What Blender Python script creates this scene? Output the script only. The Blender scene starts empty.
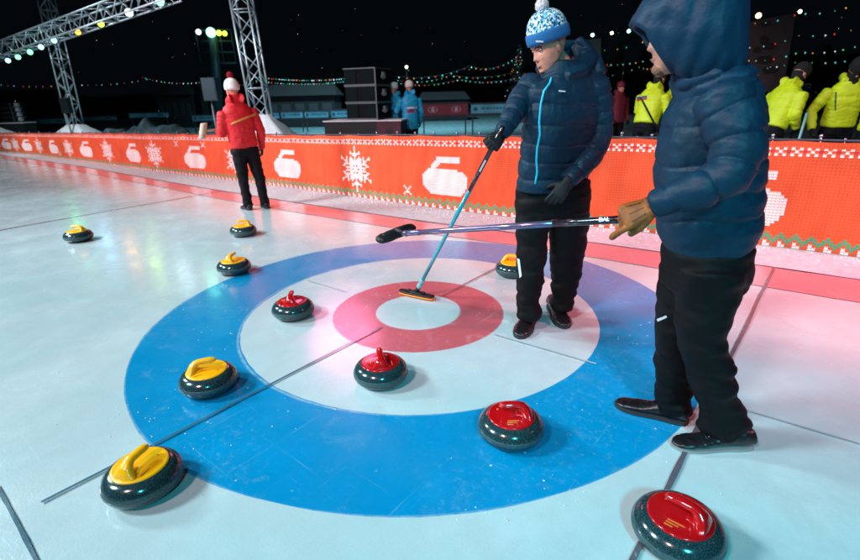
import bpy, bmesh, math, random
import numpy as np
from mathutils import Vector as V, Matrix, noise, geometry
from mathutils.bvhtree import BVHTree
R = math.radians
random.seed(7)
S = bpy.context.scene
COL = S.collection

# ------------------------------------------------------------------ camera (solved from the rings, 1.83/1.22/0.61 m)
F_PX = 484.83; CAM = V((2.098, -2.4045, 1.4354))
YAW, PIT, ROL = -0.6895, 0.3596, -0.0236
fw = V((math.sin(YAW)*math.cos(PIT), math.cos(YAW)*math.cos(PIT), -math.sin(PIT)))
r0 = fw.cross(V((0, 0, 1))).normalized(); u0 = r0.cross(fw)
cr, sr = math.cos(ROL), math.sin(ROL)
RT = cr*r0 + sr*u0; UP = -sr*r0 + cr*u0
HF = V((fw.x, fw.y, 0)).normalized(); HR = V((HF.y, -HF.x, 0)); Z = V((0, 0, 1))
cd = bpy.data.cameras.new('camera'); cam = bpy.data.objects.new('camera', cd); COL.objects.link(cam)
cam.matrix_world = Matrix(((RT.x, UP.x, -fw.x, CAM.x), (RT.y, UP.y, -fw.y, CAM.y), (RT.z, UP.z, -fw.z, CAM.z), (0, 0, 0, 1)))
cd.sensor_width = 36; cd.lens = F_PX/860*36; cd.clip_end = 400; cd.clip_start = .05; cd.dof.use_dof = True; cd.dof.focus_distance = 2.6; cd.dof.aperture_fstop = 2.4
S.camera = cam
def ray(px, py): return (px-430)/F_PX*RT - (py-280)/F_PX*UP + fw
def at(px, py, D):                 # the point seen at a pixel, D metres ahead (measured level)
    d = ray(px, py); return CAM + d*(D/d.dot(HF))
def gr(px, py, z=0.):              # the point seen at a pixel, at height z
    d = ray(px, py); return CAM + d*((z-CAM.z)/d.z)

# ------------------------------------------------------------------ materials
MATS = {}
def mat(name, col, rough=.6, metal=0., spec=.5, var=.0, vscale=8., bump=0., bscale=60., coat=0., sheen=0., emit=None, es=0., bdist=.01):
    if name in MATS: return MATS[name]
    m = bpy.data.materials.new(name); m.use_nodes = True; MATS[name] = m
    nt = m.node_tree; b = nt.nodes['Principled BSDF']; L = nt.links.new
    b.inputs['Base Color'].default_value = (*col, 1); b.inputs['Roughness'].default_value = rough
    b.inputs['Metallic'].default_value = metal; b.inputs['Specular IOR Level'].default_value = spec
    b.inputs['Coat Weight'].default_value = coat; b.inputs['Coat Roughness'].default_value = .08
    b.inputs['Sheen Weight'].default_value = sheen
    tc = nt.nodes.new('ShaderNodeTexCoord')
    if emit: b.inputs['Emission Color'].default_value = (*emit, 1); b.inputs['Emission Strength'].default_value = es
    if var:
        n = nt.nodes.new('ShaderNodeTexNoise'); n.inputs['Scale'].default_value = vscale; n.inputs['Detail'].default_value = 5
        L(tc.outputs['Object'], n.inputs['Vector'])
        r = nt.nodes.new('ShaderNodeMapRange'); r.inputs[1].default_value = .3; r.inputs[2].default_value = .7
        r.inputs[3].default_value = 1-var; r.inputs[4].default_value = 1+var; L(n.outputs[0], r.inputs[0])
        x = nt.nodes.new('ShaderNodeVectorMath'); x.operation = 'SCALE'; x.inputs[0].default_value = col
        L(r.outputs[0], x.inputs[3]); L(x.outputs[0], b.inputs['Base Color'])
    if bump:
        n = nt.nodes.new('ShaderNodeTexNoise'); n.inputs['Scale'].default_value = bscale; n.inputs['Detail'].default_value = 4
        L(tc.outputs['Object'], n.inputs['Vector'])
        q = nt.nodes.new('ShaderNodeBump'); q.inputs['Strength'].default_value = bump; q.inputs['Distance'].default_value = bdist
        L(n.outputs[0], q.inputs['Height']); L(q.outputs[0], b.inputs['Normal'])
    return m

def ice_mat(name, col, frost=.35, rlo=.13, rhi=.36, fcol=(.72, .80, .84), edges=(), w=.008):
    m = bpy.data.materials.new(name); m.use_nodes = True
    nt = m.node_tree; N = nt.nodes.new; L = nt.links.new; b = nt.nodes['Principled BSDF']
    g = N('ShaderNodeNewGeometry'); pos = g.outputs['Position']
    def noi(sc, det=5, rough=.55, stretch=None, dist=0.):
        n = N('ShaderNodeTexNoise'); n.inputs['Scale'].default_value = sc; n.inputs['Detail'].default_value = det
        n.inputs['Roughness'].default_value = rough; n.inputs['Distortion'].default_value = dist
        if stretch:
            mp = N('ShaderNodeMapping'); mp.inputs['Scale'].default_value = stretch[:3]; mp.inputs['Rotation'].default_value = (0, 0, stretch[3])
            L(pos, mp.inputs[0]); L(mp.outputs[0], n.inputs['Vector'])
        else: L(pos, n.inputs['Vector'])
        return n.outputs[0]
    def rng(s, a, c, lo, hi):
        r = N('ShaderNodeMapRange'); r.inputs[1].default_value = a; r.inputs[2].default_value = c; r.inputs[3].default_value = lo; r.inputs[4].default_value = hi
        L(s, r.inputs[0]); return r.outputs[0]
    def mul(a, c):
        x = N('ShaderNodeMath'); x.operation = 'MULTIPLY'
        for i, v in enumerate((a, c)):
            if hasattr(v, 'links'): L(v, x.inputs[i])
            else: x.inputs[i].default_value = v
        return x.outputs[0]
    def add(a, c):
        x = N('ShaderNodeMath'); x.operation = 'MAXIMUM'; L(a, x.inputs[0]); L(c, x.inputs[1]); return x.outputs[0]
    def mix(f, a, c):
        x = N('ShaderNodeMix'); x.data_type = 'RGBA'
        if hasattr(f, 'links'): L(f, x.inputs[0])
        else: x.inputs[0].default_value = f
        for i, v in ((6, a), (7, c)):
            if hasattr(v, 'links'): L(v, x.inputs[i])
            else: x.inputs[i].default_value = (*v, 1)
        return x.outputs[2]
    big = noi(1.1, 6, .6, dist=.6); mid = noi(5, 8, .65, dist=.4); fine = noi(60, 4, .7)
    c0 = mix(rng(big, .3, .7, 0, 1), tuple(x*f for x, f in zip(col, (.74, .88, .90))), tuple(min(1, x*1.08) for x in col))
    c0 = mix(rng(mid, .35, .7, 0, .7), c0, tuple(x*.82 for x in col))
    sc1 = rng(noi(1., 6, .7, (38, .9, 1, .35), .3), .63, .72, 0, .32)
    sc2 = rng(noi(1., 6, .7, (1.3, 46, 1, -.5), .25), .63, .73, 0, .34)
    patch = mul(rng(mid, .58, .80, 0, 1), rng(noi(120, 4, .75), .42, .66, .1, 1))
    # scattered small round chips of frost
    vo = N('ShaderNodeTexVoronoi'); vo.inputs['Scale'].default_value = 9; L(pos, vo.inputs['Vector'])
    chips = mul(rng(vo.outputs['Distance'], .03, .08, 1, 0), rng(noi(4.3, 2), .55, .6, 0, 1))
    spk = mul(rng(noi(85, 3, .8), .69, .76, 0, .9), rng(big, .40, .55, .2, 1))
    fr = add(add(mul(patch, frost), chips), add(add(sc1, sc2), spk))
    c1 = mix(mul(fr, .8), c0, fcol)
    gn = rng(noi(240, 3, .8), .32, .68, 0, .22); c1 = mix(gn, c1, tuple(x*.62 for x in col)); gl = mul(rng(noi(30, 6, .8), .54, .76, 0, .42), rng(big, .42, .62, .08, 1)); c1 = mix(gl, c1, fcol)
    if edges:      # paint bleeds a little under the ice at its rims
        ln = N('ShaderNodeVectorMath'); ln.operation = 'LENGTH'; L(pos, ln.inputs[0]); dd = None
        for e in edges:
            sb = N('ShaderNodeMath'); sb.operation = 'SUBTRACT'; L(ln.outputs['Value'], sb.inputs[0]); sb.inputs[1].default_value = e
            ab = N('ShaderNodeMath'); ab.operation = 'ABSOLUTE'; L(sb.outputs[0], ab.inputs[0])
            if dd is None: dd = ab.outputs[0]
            else:
                mn = N('ShaderNodeMath'); mn.operation = 'MINIMUM'; L(dd, mn.inputs[0]); L(ab.outputs[0], mn.inputs[1]); dd = mn.outputs[0]
        c1 = mix(mul(rng(dd, 0, w*1.6, .6, 0), rng(noi(22, 5, .7), .35, .6, .25, 1)), c1, (.50, .64, .70))
    L(c1, b.inputs['Base Color'])
    ro = rng(noi(2.2, 6, .65, dist=.5), .3, .7, rlo, rhi); rc = rng(noi(3.1, 6, .65, dist=.5), .3, .7, .07, .24)
    L(add(ro, mul(fr, .5)), b.inputs['Roughness'])
    b.inputs['IOR'].default_value = 1.31; b.inputs['Specular IOR Level'].default_value = .5; b.inputs['Coat Weight'].default_value = .9; b.inputs['Coat IOR'].default_value = 1.9
    h1 = noi(3.2, 3, .5); h2 = noi(90, 3, .6)
    bp2 = N('ShaderNodeBump'); bp2.inputs['Strength'].default_value = .16; bp2.inputs['Distance'].default_value = .002; L(h2, bp2.inputs['Height'])
    bp = N('ShaderNodeBump'); bp.inputs['Strength'].default_value = .28; bp.inputs['Distance'].default_value = .012; L(h1, bp.inputs['Height'])
    bq = N('ShaderNodeBump'); bq.inputs['Strength'].default_value = .45; bq.inputs['Distance'].default_value = .0016; L(h2, bq.inputs['Height']); L(bp.outputs[0], bq.inputs['Normal'])
    L(bq.outputs[0], b.inputs['Normal'])
    L(add(rc, mul(fr, .4)), b.inputs['Coat Roughness']); L(bp2.outputs[0], b.inputs['Coat Normal'])
    return m

# ------------------------------------------------------------------ mesh helpers
class MB:
    def __init__(s): s.v = []; s.f = []; s.mi = []; s.uv = None
    def add(s, vs, fs, mi=0):
        o = len(s.v); s.v += [tuple(p) for p in vs]; s.f += [tuple(i+o for i in f) for f in fs]; s.mi += [mi]*len(fs)
    def rings(s, rings, mi=0, caps=True, closed=False):
        n = len(rings[0]); vs = [p for r in rings for p in r]; fs = []
        m = len(rings)
        for i in range(m if closed else m-1):
            a = i*n; b = ((i+1) % m)*n
            for j in range(n): k = (j+1) % n; fs.append((a+j, a+k, b+k, b+j))
        if caps and not closed:
            fs.append(tuple(range(n-1, -1, -1))); fs.append(tuple((m-1)*n+j for j in range(n)))
        s.add(vs, fs, mi)
    def loft(s, st, n=24, e=2.2, mi=0, cap=.6):
        # st: (centre, a, b, side)
        P = [V(q[0]) for q in st]; rs = []
        for i, q in enumerate(st):
            t = (P[min(i+1, len(P)-1)]-P[max(i-1, 0)]).normalized(); sd = V(q[3]); sd = (sd-t*sd.dot(t)).normalized(); o = t.cross(sd)
            rs.append((P[i], q[1], q[2], sd, o, t))
        def ring(c, a, b, sd, o):
            out = []
            for j in range(n):
                th = 2*math.pi*j/n; x, y = math.cos(th), math.sin(th)
                out.append(c + sd*(a*math.copysign(abs(x)**(2/e), x)) + o*(b*math.copysign(abs(y)**(2/e), y)))
            return out
        rings = []
        c, a, b, sd, o, t = rs[0]; h = min(a, b)*cap
        for k in (80, 60, 35): rings.append(ring(c-t*h*math.sin(R(k)), a*math.cos(R(k)), b*math.cos(R(k)), sd, o))
        for q in rs: rings.append(ring(*q[:5]))
        c, a, b, sd, o, t = rs[-1]; h = min(a, b)*cap
        for k in (35, 60, 80): rings.append(ring(c+t*h*math.sin(R(k)), a*math.cos(R(k)), b*math.cos(R(k)), sd, o))
        s.rings(rings, mi)
    def tube(s, pts, r, n=8, mi=0, cap=True):
        P = [V(p) for p in pts]; rr = r if isinstance(r, (list, tuple)) else [r]*len(P); rings = []; sd = None
        for i, p in enumerate(P):
            t = (P[min(i+1, len(P)-1)]-P[max(i-1, 0)]).normalized()
            if sd is None: sd = t.orthogonal().normalized()
            else: sd = (sd-t*sd.dot(t)).normalized()
            o = t.cross(sd)
            rings.append([p+(sd*math.cos(2*math.pi*j/n)+o*math.sin(2*math.pi*j/n))*rr[i] for j in range(n)])
        s.rings(rings, mi, caps=cap)
    def box(s, c, sz, ax=None, mi=0, bev=0):
        c = V(c); ax = ax or (V((1, 0, 0)), V((0, 1, 0)), Z); X, Y, W = [V(a).normalized()*q/2 for a, q in zip(ax, sz)]
        vs = [c+X*i+Y*j+W*k for i in (-1, 1) for j in (-1, 1) for k in (-1, 1)]
        s.add(vs, [(0, 1, 3, 2), (4, 6, 7, 5), (0, 4, 5, 1), (2, 3, 7, 6), (0, 2, 6, 4), (1, 5, 7, 3)], mi)
    def ball(s, c, r, n=12, m=8, mi=0, ax=None):
        c = V(c); r = r if isinstance(r, (list, tuple)) else (r, r, r); ax = ax or (V((1, 0, 0)), V((0, 1, 0)), Z)
        rings = []
        for i in range(1, m):
            p = math.pi*i/m
            rings.append([c+ax[0]*(r[0]*math.sin(p)*math.cos(2*math.pi*j/n))+ax[1]*(r[1]*math.sin(p)*math.sin(2*math.pi*j/n))-ax[2]*(r[2]*math.cos(p)) for j in range(n)])
        vs = [q for g in rings for q in g]+[c-ax[2]*r[2], c+ax[2]*r[2]]; fs = []
        for i in range(m-2):
            for j in range(n): k = (j+1) % n; fs.append((i*n+j, i*n+k, (i+1)*n+k, (i+1)*n+j))
        a = len(vs)-2
        for j in range(n): k = (j+1) % n; fs.append((a, k, j)); fs.append((a+1, (m-2)*n+j, (m-2)*n+k))
        s.add(vs, fs, mi)
    def lathe(s, prof, c=(0, 0, 0), n=48, mi=0, caps=True, ax=None):
        c = V(c); ax = ax or (V((1, 0, 0)), V((0, 1, 0)), Z)
        s.rings([[c+ax[0]*(r*math.cos(2*math.pi*j/n))+ax[1]*(r*math.sin(2*math.pi*j/n))+ax[2]*z for j in range(n)] for r, z in prof], mi, caps=caps)
    def mesh(s, name, smooth=True, fix=True):
        me = bpy.data.meshes.new(name); me.from_pydata(s.v, [], s.f)
        me.polygons.foreach_set('material_index', s.mi)
        if smooth: me.polygons.foreach_set('use_smooth', [True]*len(s.f))
        if fix:
            b = bmesh.new(); b.from_mesh(me); bmesh.ops.recalc_face_normals(b, faces=b.faces); b.to_mesh(me); b.free()
        me.update(); return me

def link(name, me, mats=None, parent=None, loc=None):
    o = bpy.data.objects.new(name, me); COL.objects.link(o)
    if mats is not None and me is not None and not me.materials:
        for m in (mats if isinstance(mats, (list, tuple)) else [mats]): me.materials.append(m)
    if loc is not None: o.location = loc
    if parent: put(o, parent)
    return o
def put(o, parent):
    bpy.context.view_layer.update()
    o.parent = parent; o.matrix_parent_inverse = WM(parent).inverted()
def WM(o):
    m = o.matrix_basis.copy(); p = o
    while p.parent: m = p.parent.matrix_basis @ p.matrix_parent_inverse @ m if False else (p.parent.matrix_basis @ p.matrix_parent_inverse @ m); p = p.parent
    return m
def build(name, mb, mats, parent=None, smooth=True, angle=None, loc=None):
    me = mb.mesh(name, smooth)
    if smooth and angle:
        me.set_sharp_from_angle(angle=R(angle))
    return link(name, me, mats, parent, loc)
def tag(o, label=None, cat=None, group=None, kind=None):
    if label: o['label'] = label
    if cat: o['category'] = cat
    if group: o['group'] = group
    if kind: o['kind'] = kind
    return o
def empty(name, loc, label, cat, group=None, rz=0):
    o = bpy.data.objects.new(name, None); COL.objects.link(o); o.location = loc; o.rotation_euler = (0, 0, rz); o.empty_display_size = .2
    return tag(o, label, cat, group)
KIDS = {}
def copy_tree(o, loc=None, rz=None, parent=None):
    c = o.copy(); COL.objects.link(c)
    if parent: c.parent = parent; c.matrix_parent_inverse = o.matrix_parent_inverse.copy()
    if loc is not None: c.location = loc
    if rz is not None: c.rotation_euler = (0, 0, rz)
    for ch in list(o.children): copy_tree(ch, parent=c)
    return c

def remeshed(mb, voxel, smooth_it=3):
    me = mb.mesh('tmp'); o = bpy.data.objects.new('tmp', me); COL.objects.link(o)
    md = o.modifiers.new('r', 'REMESH'); md.mode = 'VOXEL'; md.voxel_size = voxel; md.use_smooth_shade = True
    if smooth_it:
        sm = o.modifiers.new('s', 'SMOOTH'); sm.iterations = smooth_it; sm.factor = .5
    dg = bpy.context.evaluated_depsgraph_get(); dg.update()
    out = bpy.data.meshes.new_from_object(o.evaluated_get(dg)); bpy.data.objects.remove(o); bpy.data.meshes.remove(me)
    out.materials.clear()
    out.polygons.foreach_set('use_smooth', [True]*len(out.polygons))
    return out
def verts_np(me):
    n = len(me.vertices); a = np.empty(n*3); me.vertices.foreach_get('co', a); me.update()
    b = np.empty(n*3); me.vertex_normals.foreach_get('vector', b); return a.reshape(-1, 3), b.reshape(-1, 3)
def quilt(me, chains, amp, wob=.012, fold=.006, seed=0.):
    # chains: (list of (P, radius), pitch, phase)
    co, no = verts_np(me); best = np.full(len(co), 1e9); sv = np.zeros(len(co)); pv = np.ones(len(co)); aa = np.ones(len(co))
    for pts, pitch, ph, am in chains:
        s0 = 0.
        for (a, ra), (b, rb) in zip(pts[:-1], pts[1:]):
            a = np.array(a); b = np.array(b); d = b-a; L = np.linalg.norm(d)
            t = np.clip(((co-a) @ d)/(L*L), 0, 1); q = np.linalg.norm(co-(a+t[:, None]*d), axis=1)/(ra+(rb-ra)*t)
            k = q < best; best[k] = q[k]; sv[k] = s0+t[k]*L+ph; pv[k] = pitch; aa[k] = am; s0 += L
    w = np.array([noise.noise((c[0]*5+seed, c[1]*5, c[2]*5)) for c in co])
    w2 = np.array([noise.noise((c[0]*15+seed, c[1]*15, c[2]*24)) + .5*noise.noise((c[0]*34, c[1]*34+seed, c[2]*50)) for c in co])
    ph = np.abs(np.sin(np.pi*(sv+w*wob*1.6)/pv))
    puff = ph**.38
    wr = np.array([noise.noise((c[0]*26+seed, c[1]*26, c[2]*9)) for c in co])
    w3 = np.array([noise.noise((c[0]*9-seed, c[1]*9, c[2]*30)) for c in co])
    disp = amp*aa*(puff-.75) + fold*(.22*w2*puff + .55*w3 + .9*wr*(1-ph)*np.minimum(1, ph*6))
    disp -= amp*.45*np.exp(-(ph/.2)**2)
    co = co+no*disp[:, None]; me.vertices.foreach_set('co', co.ravel()); me.update()
def wrinkle(me, amp, sc=(7, 7, 18), seed=0., amp2=0., zf=None):
    co, no = verts_np(me)
    w = np.array([noise.noise((c[0]*sc[0]+seed, c[1]*sc[1], c[2]*sc[2]+.8*noise.noise((c[0]*6, c[1]*6, c[2]*6+seed))))
                  + .4*noise.noise((c[0]*sc[0]*2.3, c[1]*sc[1]*2.3+seed, c[2]*sc[2]*2)) for c in co])
    if zf: w = w*np.array([zf(c[2]) for c in co])
    co = co+no*(amp*w)[:, None]; me.vertices.foreach_set('co', co.ravel()); me.update()
def bvh_of(objs):
    bm = bmesh.new()
    for o in objs: bm.from_mesh(o.data)
    t = BVHTree.FromBMesh(bm); bm.free(); return t
def onto(t, px, py, lift=.003):
    h = t.ray_cast(CAM, ray(px, py).normalized())
    if h[0] is None: return None, None
    n = h[1]
    if n.dot(ray(px, py)) > 0: n = -n
    return h[0]+n*lift, n
def patch_on(name, t, poly, m, parent, lift=.004, thick=None):
    # a small sewn or printed patch lying on a surface; poly = grid of pixel rows
    mb = MB(); vs = []
    for row in poly:
        for (x, y) in row:
            p, n = onto(t, x, y, lift)
            if p is None: return None
            vs.append(p)
    w = len(poly[0]); fs = [(i*w+j, i*w+j+1, (i+1)*w+j+1, (i+1)*w+j) for i in range(len(poly)-1) for j in range(w-1)]
    mb.add(vs, fs); me = mb.mesh(name, True, False); return link(name, me, m, parent)
def grid4(a, b, c, d, n=4, m=4):   # corners tl tr br bl
    return [[((a[0]*(1-u)+b[0]*u)*(1-v)+(d[0]*(1-u)+c[0]*u)*v, (a[1]*(1-u)+b[1]*u)*(1-v)+(d[1]*(1-u)+c[1]*u)*v) for u in [i/n for i in range(n+1)]] for v in [j/m for j in range(m+1)]]

# ------------------------------------------------------------------ ground, ice and rings
M_ice = ice_mat('rink_ice', (.58, .71, .745), frost=.9, fcol=(.74, .84, .88))
M_blue = ice_mat('blue_paint_under_ice', (.0, .30, .62), frost=.85, fcol=(.34, .62, .78), edges=(1.835, 1.222))
M_red = ice_mat('red_paint_under_ice', (.64, .13, .16), frost=1.6, fcol=(.80, .52, .56), edges=(.61, .301), w=.007)
M_pink = ice_mat('pink_paint_under_ice', (.70, .26, .31), frost=1.3, fcol=(.8, .55, .58))
M_line = ice_mat('dark_line_under_ice', (.06, .16, .22), frost=.75, fcol=(.25, .38, .44))
M_lred = ice_mat('red_line_under_ice', (.40, .12, .16), frost=.6, fcol=(.7, .6, .62))
M_dark = ice_mat('brown_line_under_ice', (.13, .12, .15), frost=.85, fcol=(.4, .42, .46))
M_faint = ice_mat('faint_line_under_ice', (.44, .58, .62), frost=.9, fcol=(.54, .67, .71))
# small measured departures of each painted ring from a true circle: radius(theta) = R + harmonics
def ringr(Rd, seed, amp, cs=(0, 0)):
    return lambda th: Rd + cs[0]*math.cos(th)+cs[1]*math.sin(th) + amp*(noise.noise((math.cos(th)*2.2, math.sin(th)*2.2, seed)) + .35*noise.noise((math.cos(th)*16, math.sin(th)*16, seed+3)))
RINGS = [ringr(1.835, 1.3, .012, (-.004, .0)), ringr(1.222, 5.1, .010, (.012, .012)), ringr(.61, 8.2, .008), ringr(.301, 4.4, .006)]
NT = 320
def ring_pts(f): return [V((f(2*math.pi*i/NT)*math.cos(2*math.pi*i/NT), f(2*math.pi*i/NT)*math.sin(2*math.pi*i/NT), 0)) for i in range(NT)]
RP = [ring_pts(f) for f in RINGS]
def annulus(o, i):
    mb = MB(); mb.add(o+i, [(j, (j+1) % NT, NT+(j+1) % NT, NT+j) for j in range(NT)]); return mb
# ice: everything outside the house, the white ring, the button
mb = MB()
X0, X1, Y0, Y1 = -34, 9., -9., 1.95
def edge_y(x):   # inner edge of the pink strip
    for (xa, ya), (xb, yb) in zip(INNER[:-1], INNER[1:]):
        if xa <= x <= xb: return ya+(yb-ya)*(x-xa)/(xb-xa)
    return INNER[-1][1] if x > INNER[-1][0] else INNER[0][1]
INNER = [(-34, .0), (-22, .85), (-16.6, 1.12), (-11.8, 1.33), (-8.0, 1.42), (-5.56, 1.42), (-3.4, 1.52), (-1.2, 1.69), (-.1, 1.85), (.59, 1.9), (1.4, 1.92), (2.5, 1.97), (9, 2.0)]
OUTER = [(-34, .35), (-22, 1.2), (-17.7, 1.45), (-12.9, 1.72), (-8.6, 1.78), (-6.5, 1.82), (-4.1, 1.92), (-1.55, 2.1), (.42, 2.36), (1.25, 2.43), (1.9, 2.5), (2.5, 2.53), (9, 2.6)]
# outer ice: radial sheet from the ring to a rounded boundary
def bound(th):
    d = V((math.cos(th), math.sin(th)));
    lo, hi = 0, 60
    for _ in range(40):
        t = (lo+hi)/2; x, y = d.x*t, d.y*t
        if X0 < x < X1 and Y0 < y < edge_y(x): lo = t
        else: hi = t
    return V((d.x*lo, d.y*lo, 0))
# the boundary angles must include every vertex of the edge line
B = [bound(2*math.pi*i/NT) for i in range(NT)]
mb.add(RP[0]+B, [(j, (j+1) % NT, NT+(j+1) % NT, NT+j) for j in range(NT)])
mb.add(RP[1]+RP[2], [(j, (j+1) % NT, NT+(j+1) % NT, NT+j) for j in range(NT)])
mb.add(RP[3], [tuple(range(NT))])
ice = build('ice', mb, M_ice, smooth=False); tag(ice, kind='structure')
blue = build('blue_ring', annulus(RP[0], RP[1]), M_blue, smooth=False); tag(blue, kind='structure')
red = build('red_ring', annulus(RP[2], RP[3]), M_red, smooth=False); tag(red, kind='structure')
def strip(name, A, Bp, m, z):
    xs = sorted(set([p[0] for p in A]+[p[0] for p in Bp]+[x*.5 for x in range(-60, 18)]+[x*.1 for x in range(-100, 50)]))
    xs = [x for x in xs if -34 <= x <= 9]
    def ev(Pl, x):
        for (xa, ya), (xb, yb) in zip(Pl[:-1], Pl[1:]):
            if xa <= x <= xb: return ya+(yb-ya)*(x-xa)/(xb-xa)
    jt = lambda x, q: .018*noise.noise((x*2.7, q, 0))+.010*noise.noise((x*9, q, 5)) if name == 'pink_strip' else 0
    a = [V((x, ev(A, x)+jt(x, 1), z)) for x in xs]; b = [V((x, ev(Bp, x)+jt(x, 7)-(.02 if name == 'walkway' else 0)*0, z)) for x in xs]; n = len(xs)
    mb = MB(); mb.add(a+b, [(i, i+1, n+i+1, n+i) for i in range(n-1)])
    o = build(name, mb, m, smooth=False); tag(o, kind='structure'); return o
strip('pink_strip', [(x, y-.30) for x, y in INNER], [(x, y+.05) for x, y in OUTER], M_pink, -.004) if False else None
strip('pink_strip', INNER, OUTER, M_pink, .004)
strip('ice_edge', [(x, y-.35) for x, y in INNER], [(x, y+.1) for x, y in INNER], M_ice, -.003)
def line(name, a, b, w, m, z=.008):
    a = V(a); b = V(b); d = (b-a).normalized(); s = V((-d.y, d.x, 0))*w/2; n = max(2, int((b-a).length/.04)); top = []; bot = []
    for i in range(n+1):
        p = a+(b-a)*i/n; k = 1+.35*noise.noise((p.x*9, p.y*9, 3)); j = s*.5*noise.noise((p.x*2, p.y*2, 8)); top.append(p+s*k+j); bot.append(p-s*k+j)
    mb = MB(); v = [V((p.x, p.y, z)) for p in top+bot]; mb.add(v, [(i, i+1, n+2+i, n+1+i) for i in range(n)])
    o = build(name, mb, m, smooth=False); return tag(o, kind='structure')
def g2(px, py): p = gr(px, py); return V((p.x, p.y, 0))
def ext(a, b, t0, t1): return a+(b-a)*t0, a+(b-a)*t1
line('painted_line', g2(42, 504), g2(382, 327.5), .015, M_line)
line('painted_line', g2(441, 297), g2(499, 267), .015, M_lred)
a, b = g2(672, 480), g2(774, 268); line('painted_line', *ext(a, b, -1.6, 1.02), .020, M_dark)
a, b = g2(747, 411.5), g2(860, 445); line('painted_line', *ext(a, b, 0, 1.6), .011, M_faint)
line('painted_line', g2(494, 335), g2(596, 365), .013, M_faint)
line('painted_line', g2(307, 281), g2(345, 292), .012, M_faint)
a, b = g2(40, 223.5), g2(225.7, 190.5); line('painted_line', *ext(a, b, -.6, 1.0), .028, M_lred)
a, b = g2(0, 492.5), g2(35, 558.8); line('painted_line', *ext(a, b, -.1, 2.2), .013, M_line)

# snowy walkway in front of the banner, and the ground beyond
M_walk = mat('packed_snow', (.50, .47, .50), .75, var=.14, vscale=14, bump=.5, bscale=40)
M_field = mat('trampled_snow', (.16, .27, .30), .85, var=.4, vscale=3, bump=.6, bscale=14)
FEN = [(9, 3.30), (4, 3.27), (2.465, 3.245), (1.868, 3.225), (1.099, 3.11), (.187, 3.0), (-.404, 2.93), (-2.122, 2.79), (-4.387, 2.74), (-5.329, 2.70), (-6.785, 2.60), (-10.05, 2.34), (-12.94, 2.2), (-17.17, 1.95), (-20.43, 1.62), (-24, 1.2), (-34, -.2)]
strip('walkway', OUTER, [(x, y+.02) for x, y in FEN[::-1]], M_walk, .010)
mb = MB(); mb.add([(-160, -120, -.03), (160, -120, -.03), (160, 200, -.03), (-160, 200, -.03)], [(0, 1, 2, 3)])
tag(build('ground', mb, M_field, smooth=False), kind='structure')

# ------------------------------------------------------------------ knitted banner on a net fence
def fpt(s):
    s += 0.
    P = [V((x, y, 0)) for x, y in FEN[2:]]; L0 = 0
    if s < 0: d = (V((*FEN[1], 0))-V((*FEN[2], 0))).normalized(); return P[0]+d*(-s)
    for a, b in zip(P[:-1], P[1:]):
        l = (b-a).length
        if s <= L0+l: return a+(b-a)*((s-L0)/l)
        L0 += l
    return P[-1]
def ftop(s): return float(np.interp(s, [-3, 0, 2.3, 4.6, 6.9, 9.3, 12.6, 15.5, 19.7, 23, 27], [1.0, .99, .98, .955, .90, .86, .81, .76, .67, .62, .60]))
STONE_PIC = ["        ############    ", "        ############    ", "       #############    ", "      ####              ", "     ####               ", "     ###                ", "   ################     ", "  ####################  ", " ###################### ", "########################", "########################", "########################", "########################", "########################", "########################", " ###################### ", "  #####################", "   ################### ", "    #################  "]
def flake():
    rows = []
    for j in range(27):
        r = ''
        for i in range(23):
            x = (i-11)*1.12; y = 13-j; ok = False
            for k in range(6):
                a = R(90+60*k); t = x*math.cos(a)+y*math.sin(a); s = abs(-x*math.sin(a)+y*math.cos(a))
                if t >= 0 and (s < .62 and t < 13.4 or abs((t-4.0)-s*.8) < .95 and s < 3.6 and t < 9 or abs((t-7.3)-s*.75) < .9 and s < 3.4 and t > 7 or (t < 4.4 and abs(t-3.4) < 1.0 and s < 2.6)): ok = True
            r += '#' if ok else ' '
        rows.append(r)
    return rows
FL = flake(); SPARK = ["#   #", " # # ", "  #  ", " ### ", "#   #"]
ROWS = 36; DU = .03
ICON = [(.98, 'st'), (2.84, 'fl'), (4.36, 'st'), (6.06, 'fl'), (7.71, 'st'), (9.2, 'fl'), (10.6, 'st'), (12.2, 'fl'), (13.2, 'st'), (14.62, 'fl'), (15.9, 'st'), (17.1, 'fl'), (18.2, 'st'), (19.36, 'fl'), (20.3, 'st'), (21.25, 'fl'), (22.0, 'st'), (22.9, 'fl'), (5.03, 'sp'), (10.25, 'sp2'), (11.2, 'sp2'), (17.8, 'sp')]
NC = int(29/DU); S0 = -3.0
cell = np.zeros((ROWS, NC), int)
for c in range(NC):
    for r in (2, 4):
        if c % 4 in (0, 2): cell[r, c] = 1
    if c % 4 == 1: cell[3, c] = 1
    if c % 4 == 3: cell[3, c] = 3
    if c % 4 == 0: cell[31, c] = 2
    if c % 4 in (0, 1, 3): cell[32, c] = 2
    if c % 4 in (1, 2, 3): cell[33, c] = 2
    cell[34, c] = 2 if c % 4 == 2 else (1 if c % 4 == 0 else 0)
    cell[35, c] = 1 if c % 4 in (3, 0) else 0
for sc, k in ICON:
    pic = {'st': STONE_PIC, 'fl': FL, 'sp': SPARK, 'sp2': SPARK}[k]; w = max(map(len, pic))
    top = {'st': 10, 'fl': 6, 'sp': 26, 'sp2': 6}[k]
    ci = int((sc-S0)/DU)
    for j, row in enumerate(pic):
        for i, ch in enumerate(row):
            c = ci + w//2 - i       # s runs right to left as seen from the rink
            if ch == '#' and 0 <= c < NC and (k != 'fl' or True): cell[top+j, c] = 1
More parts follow.
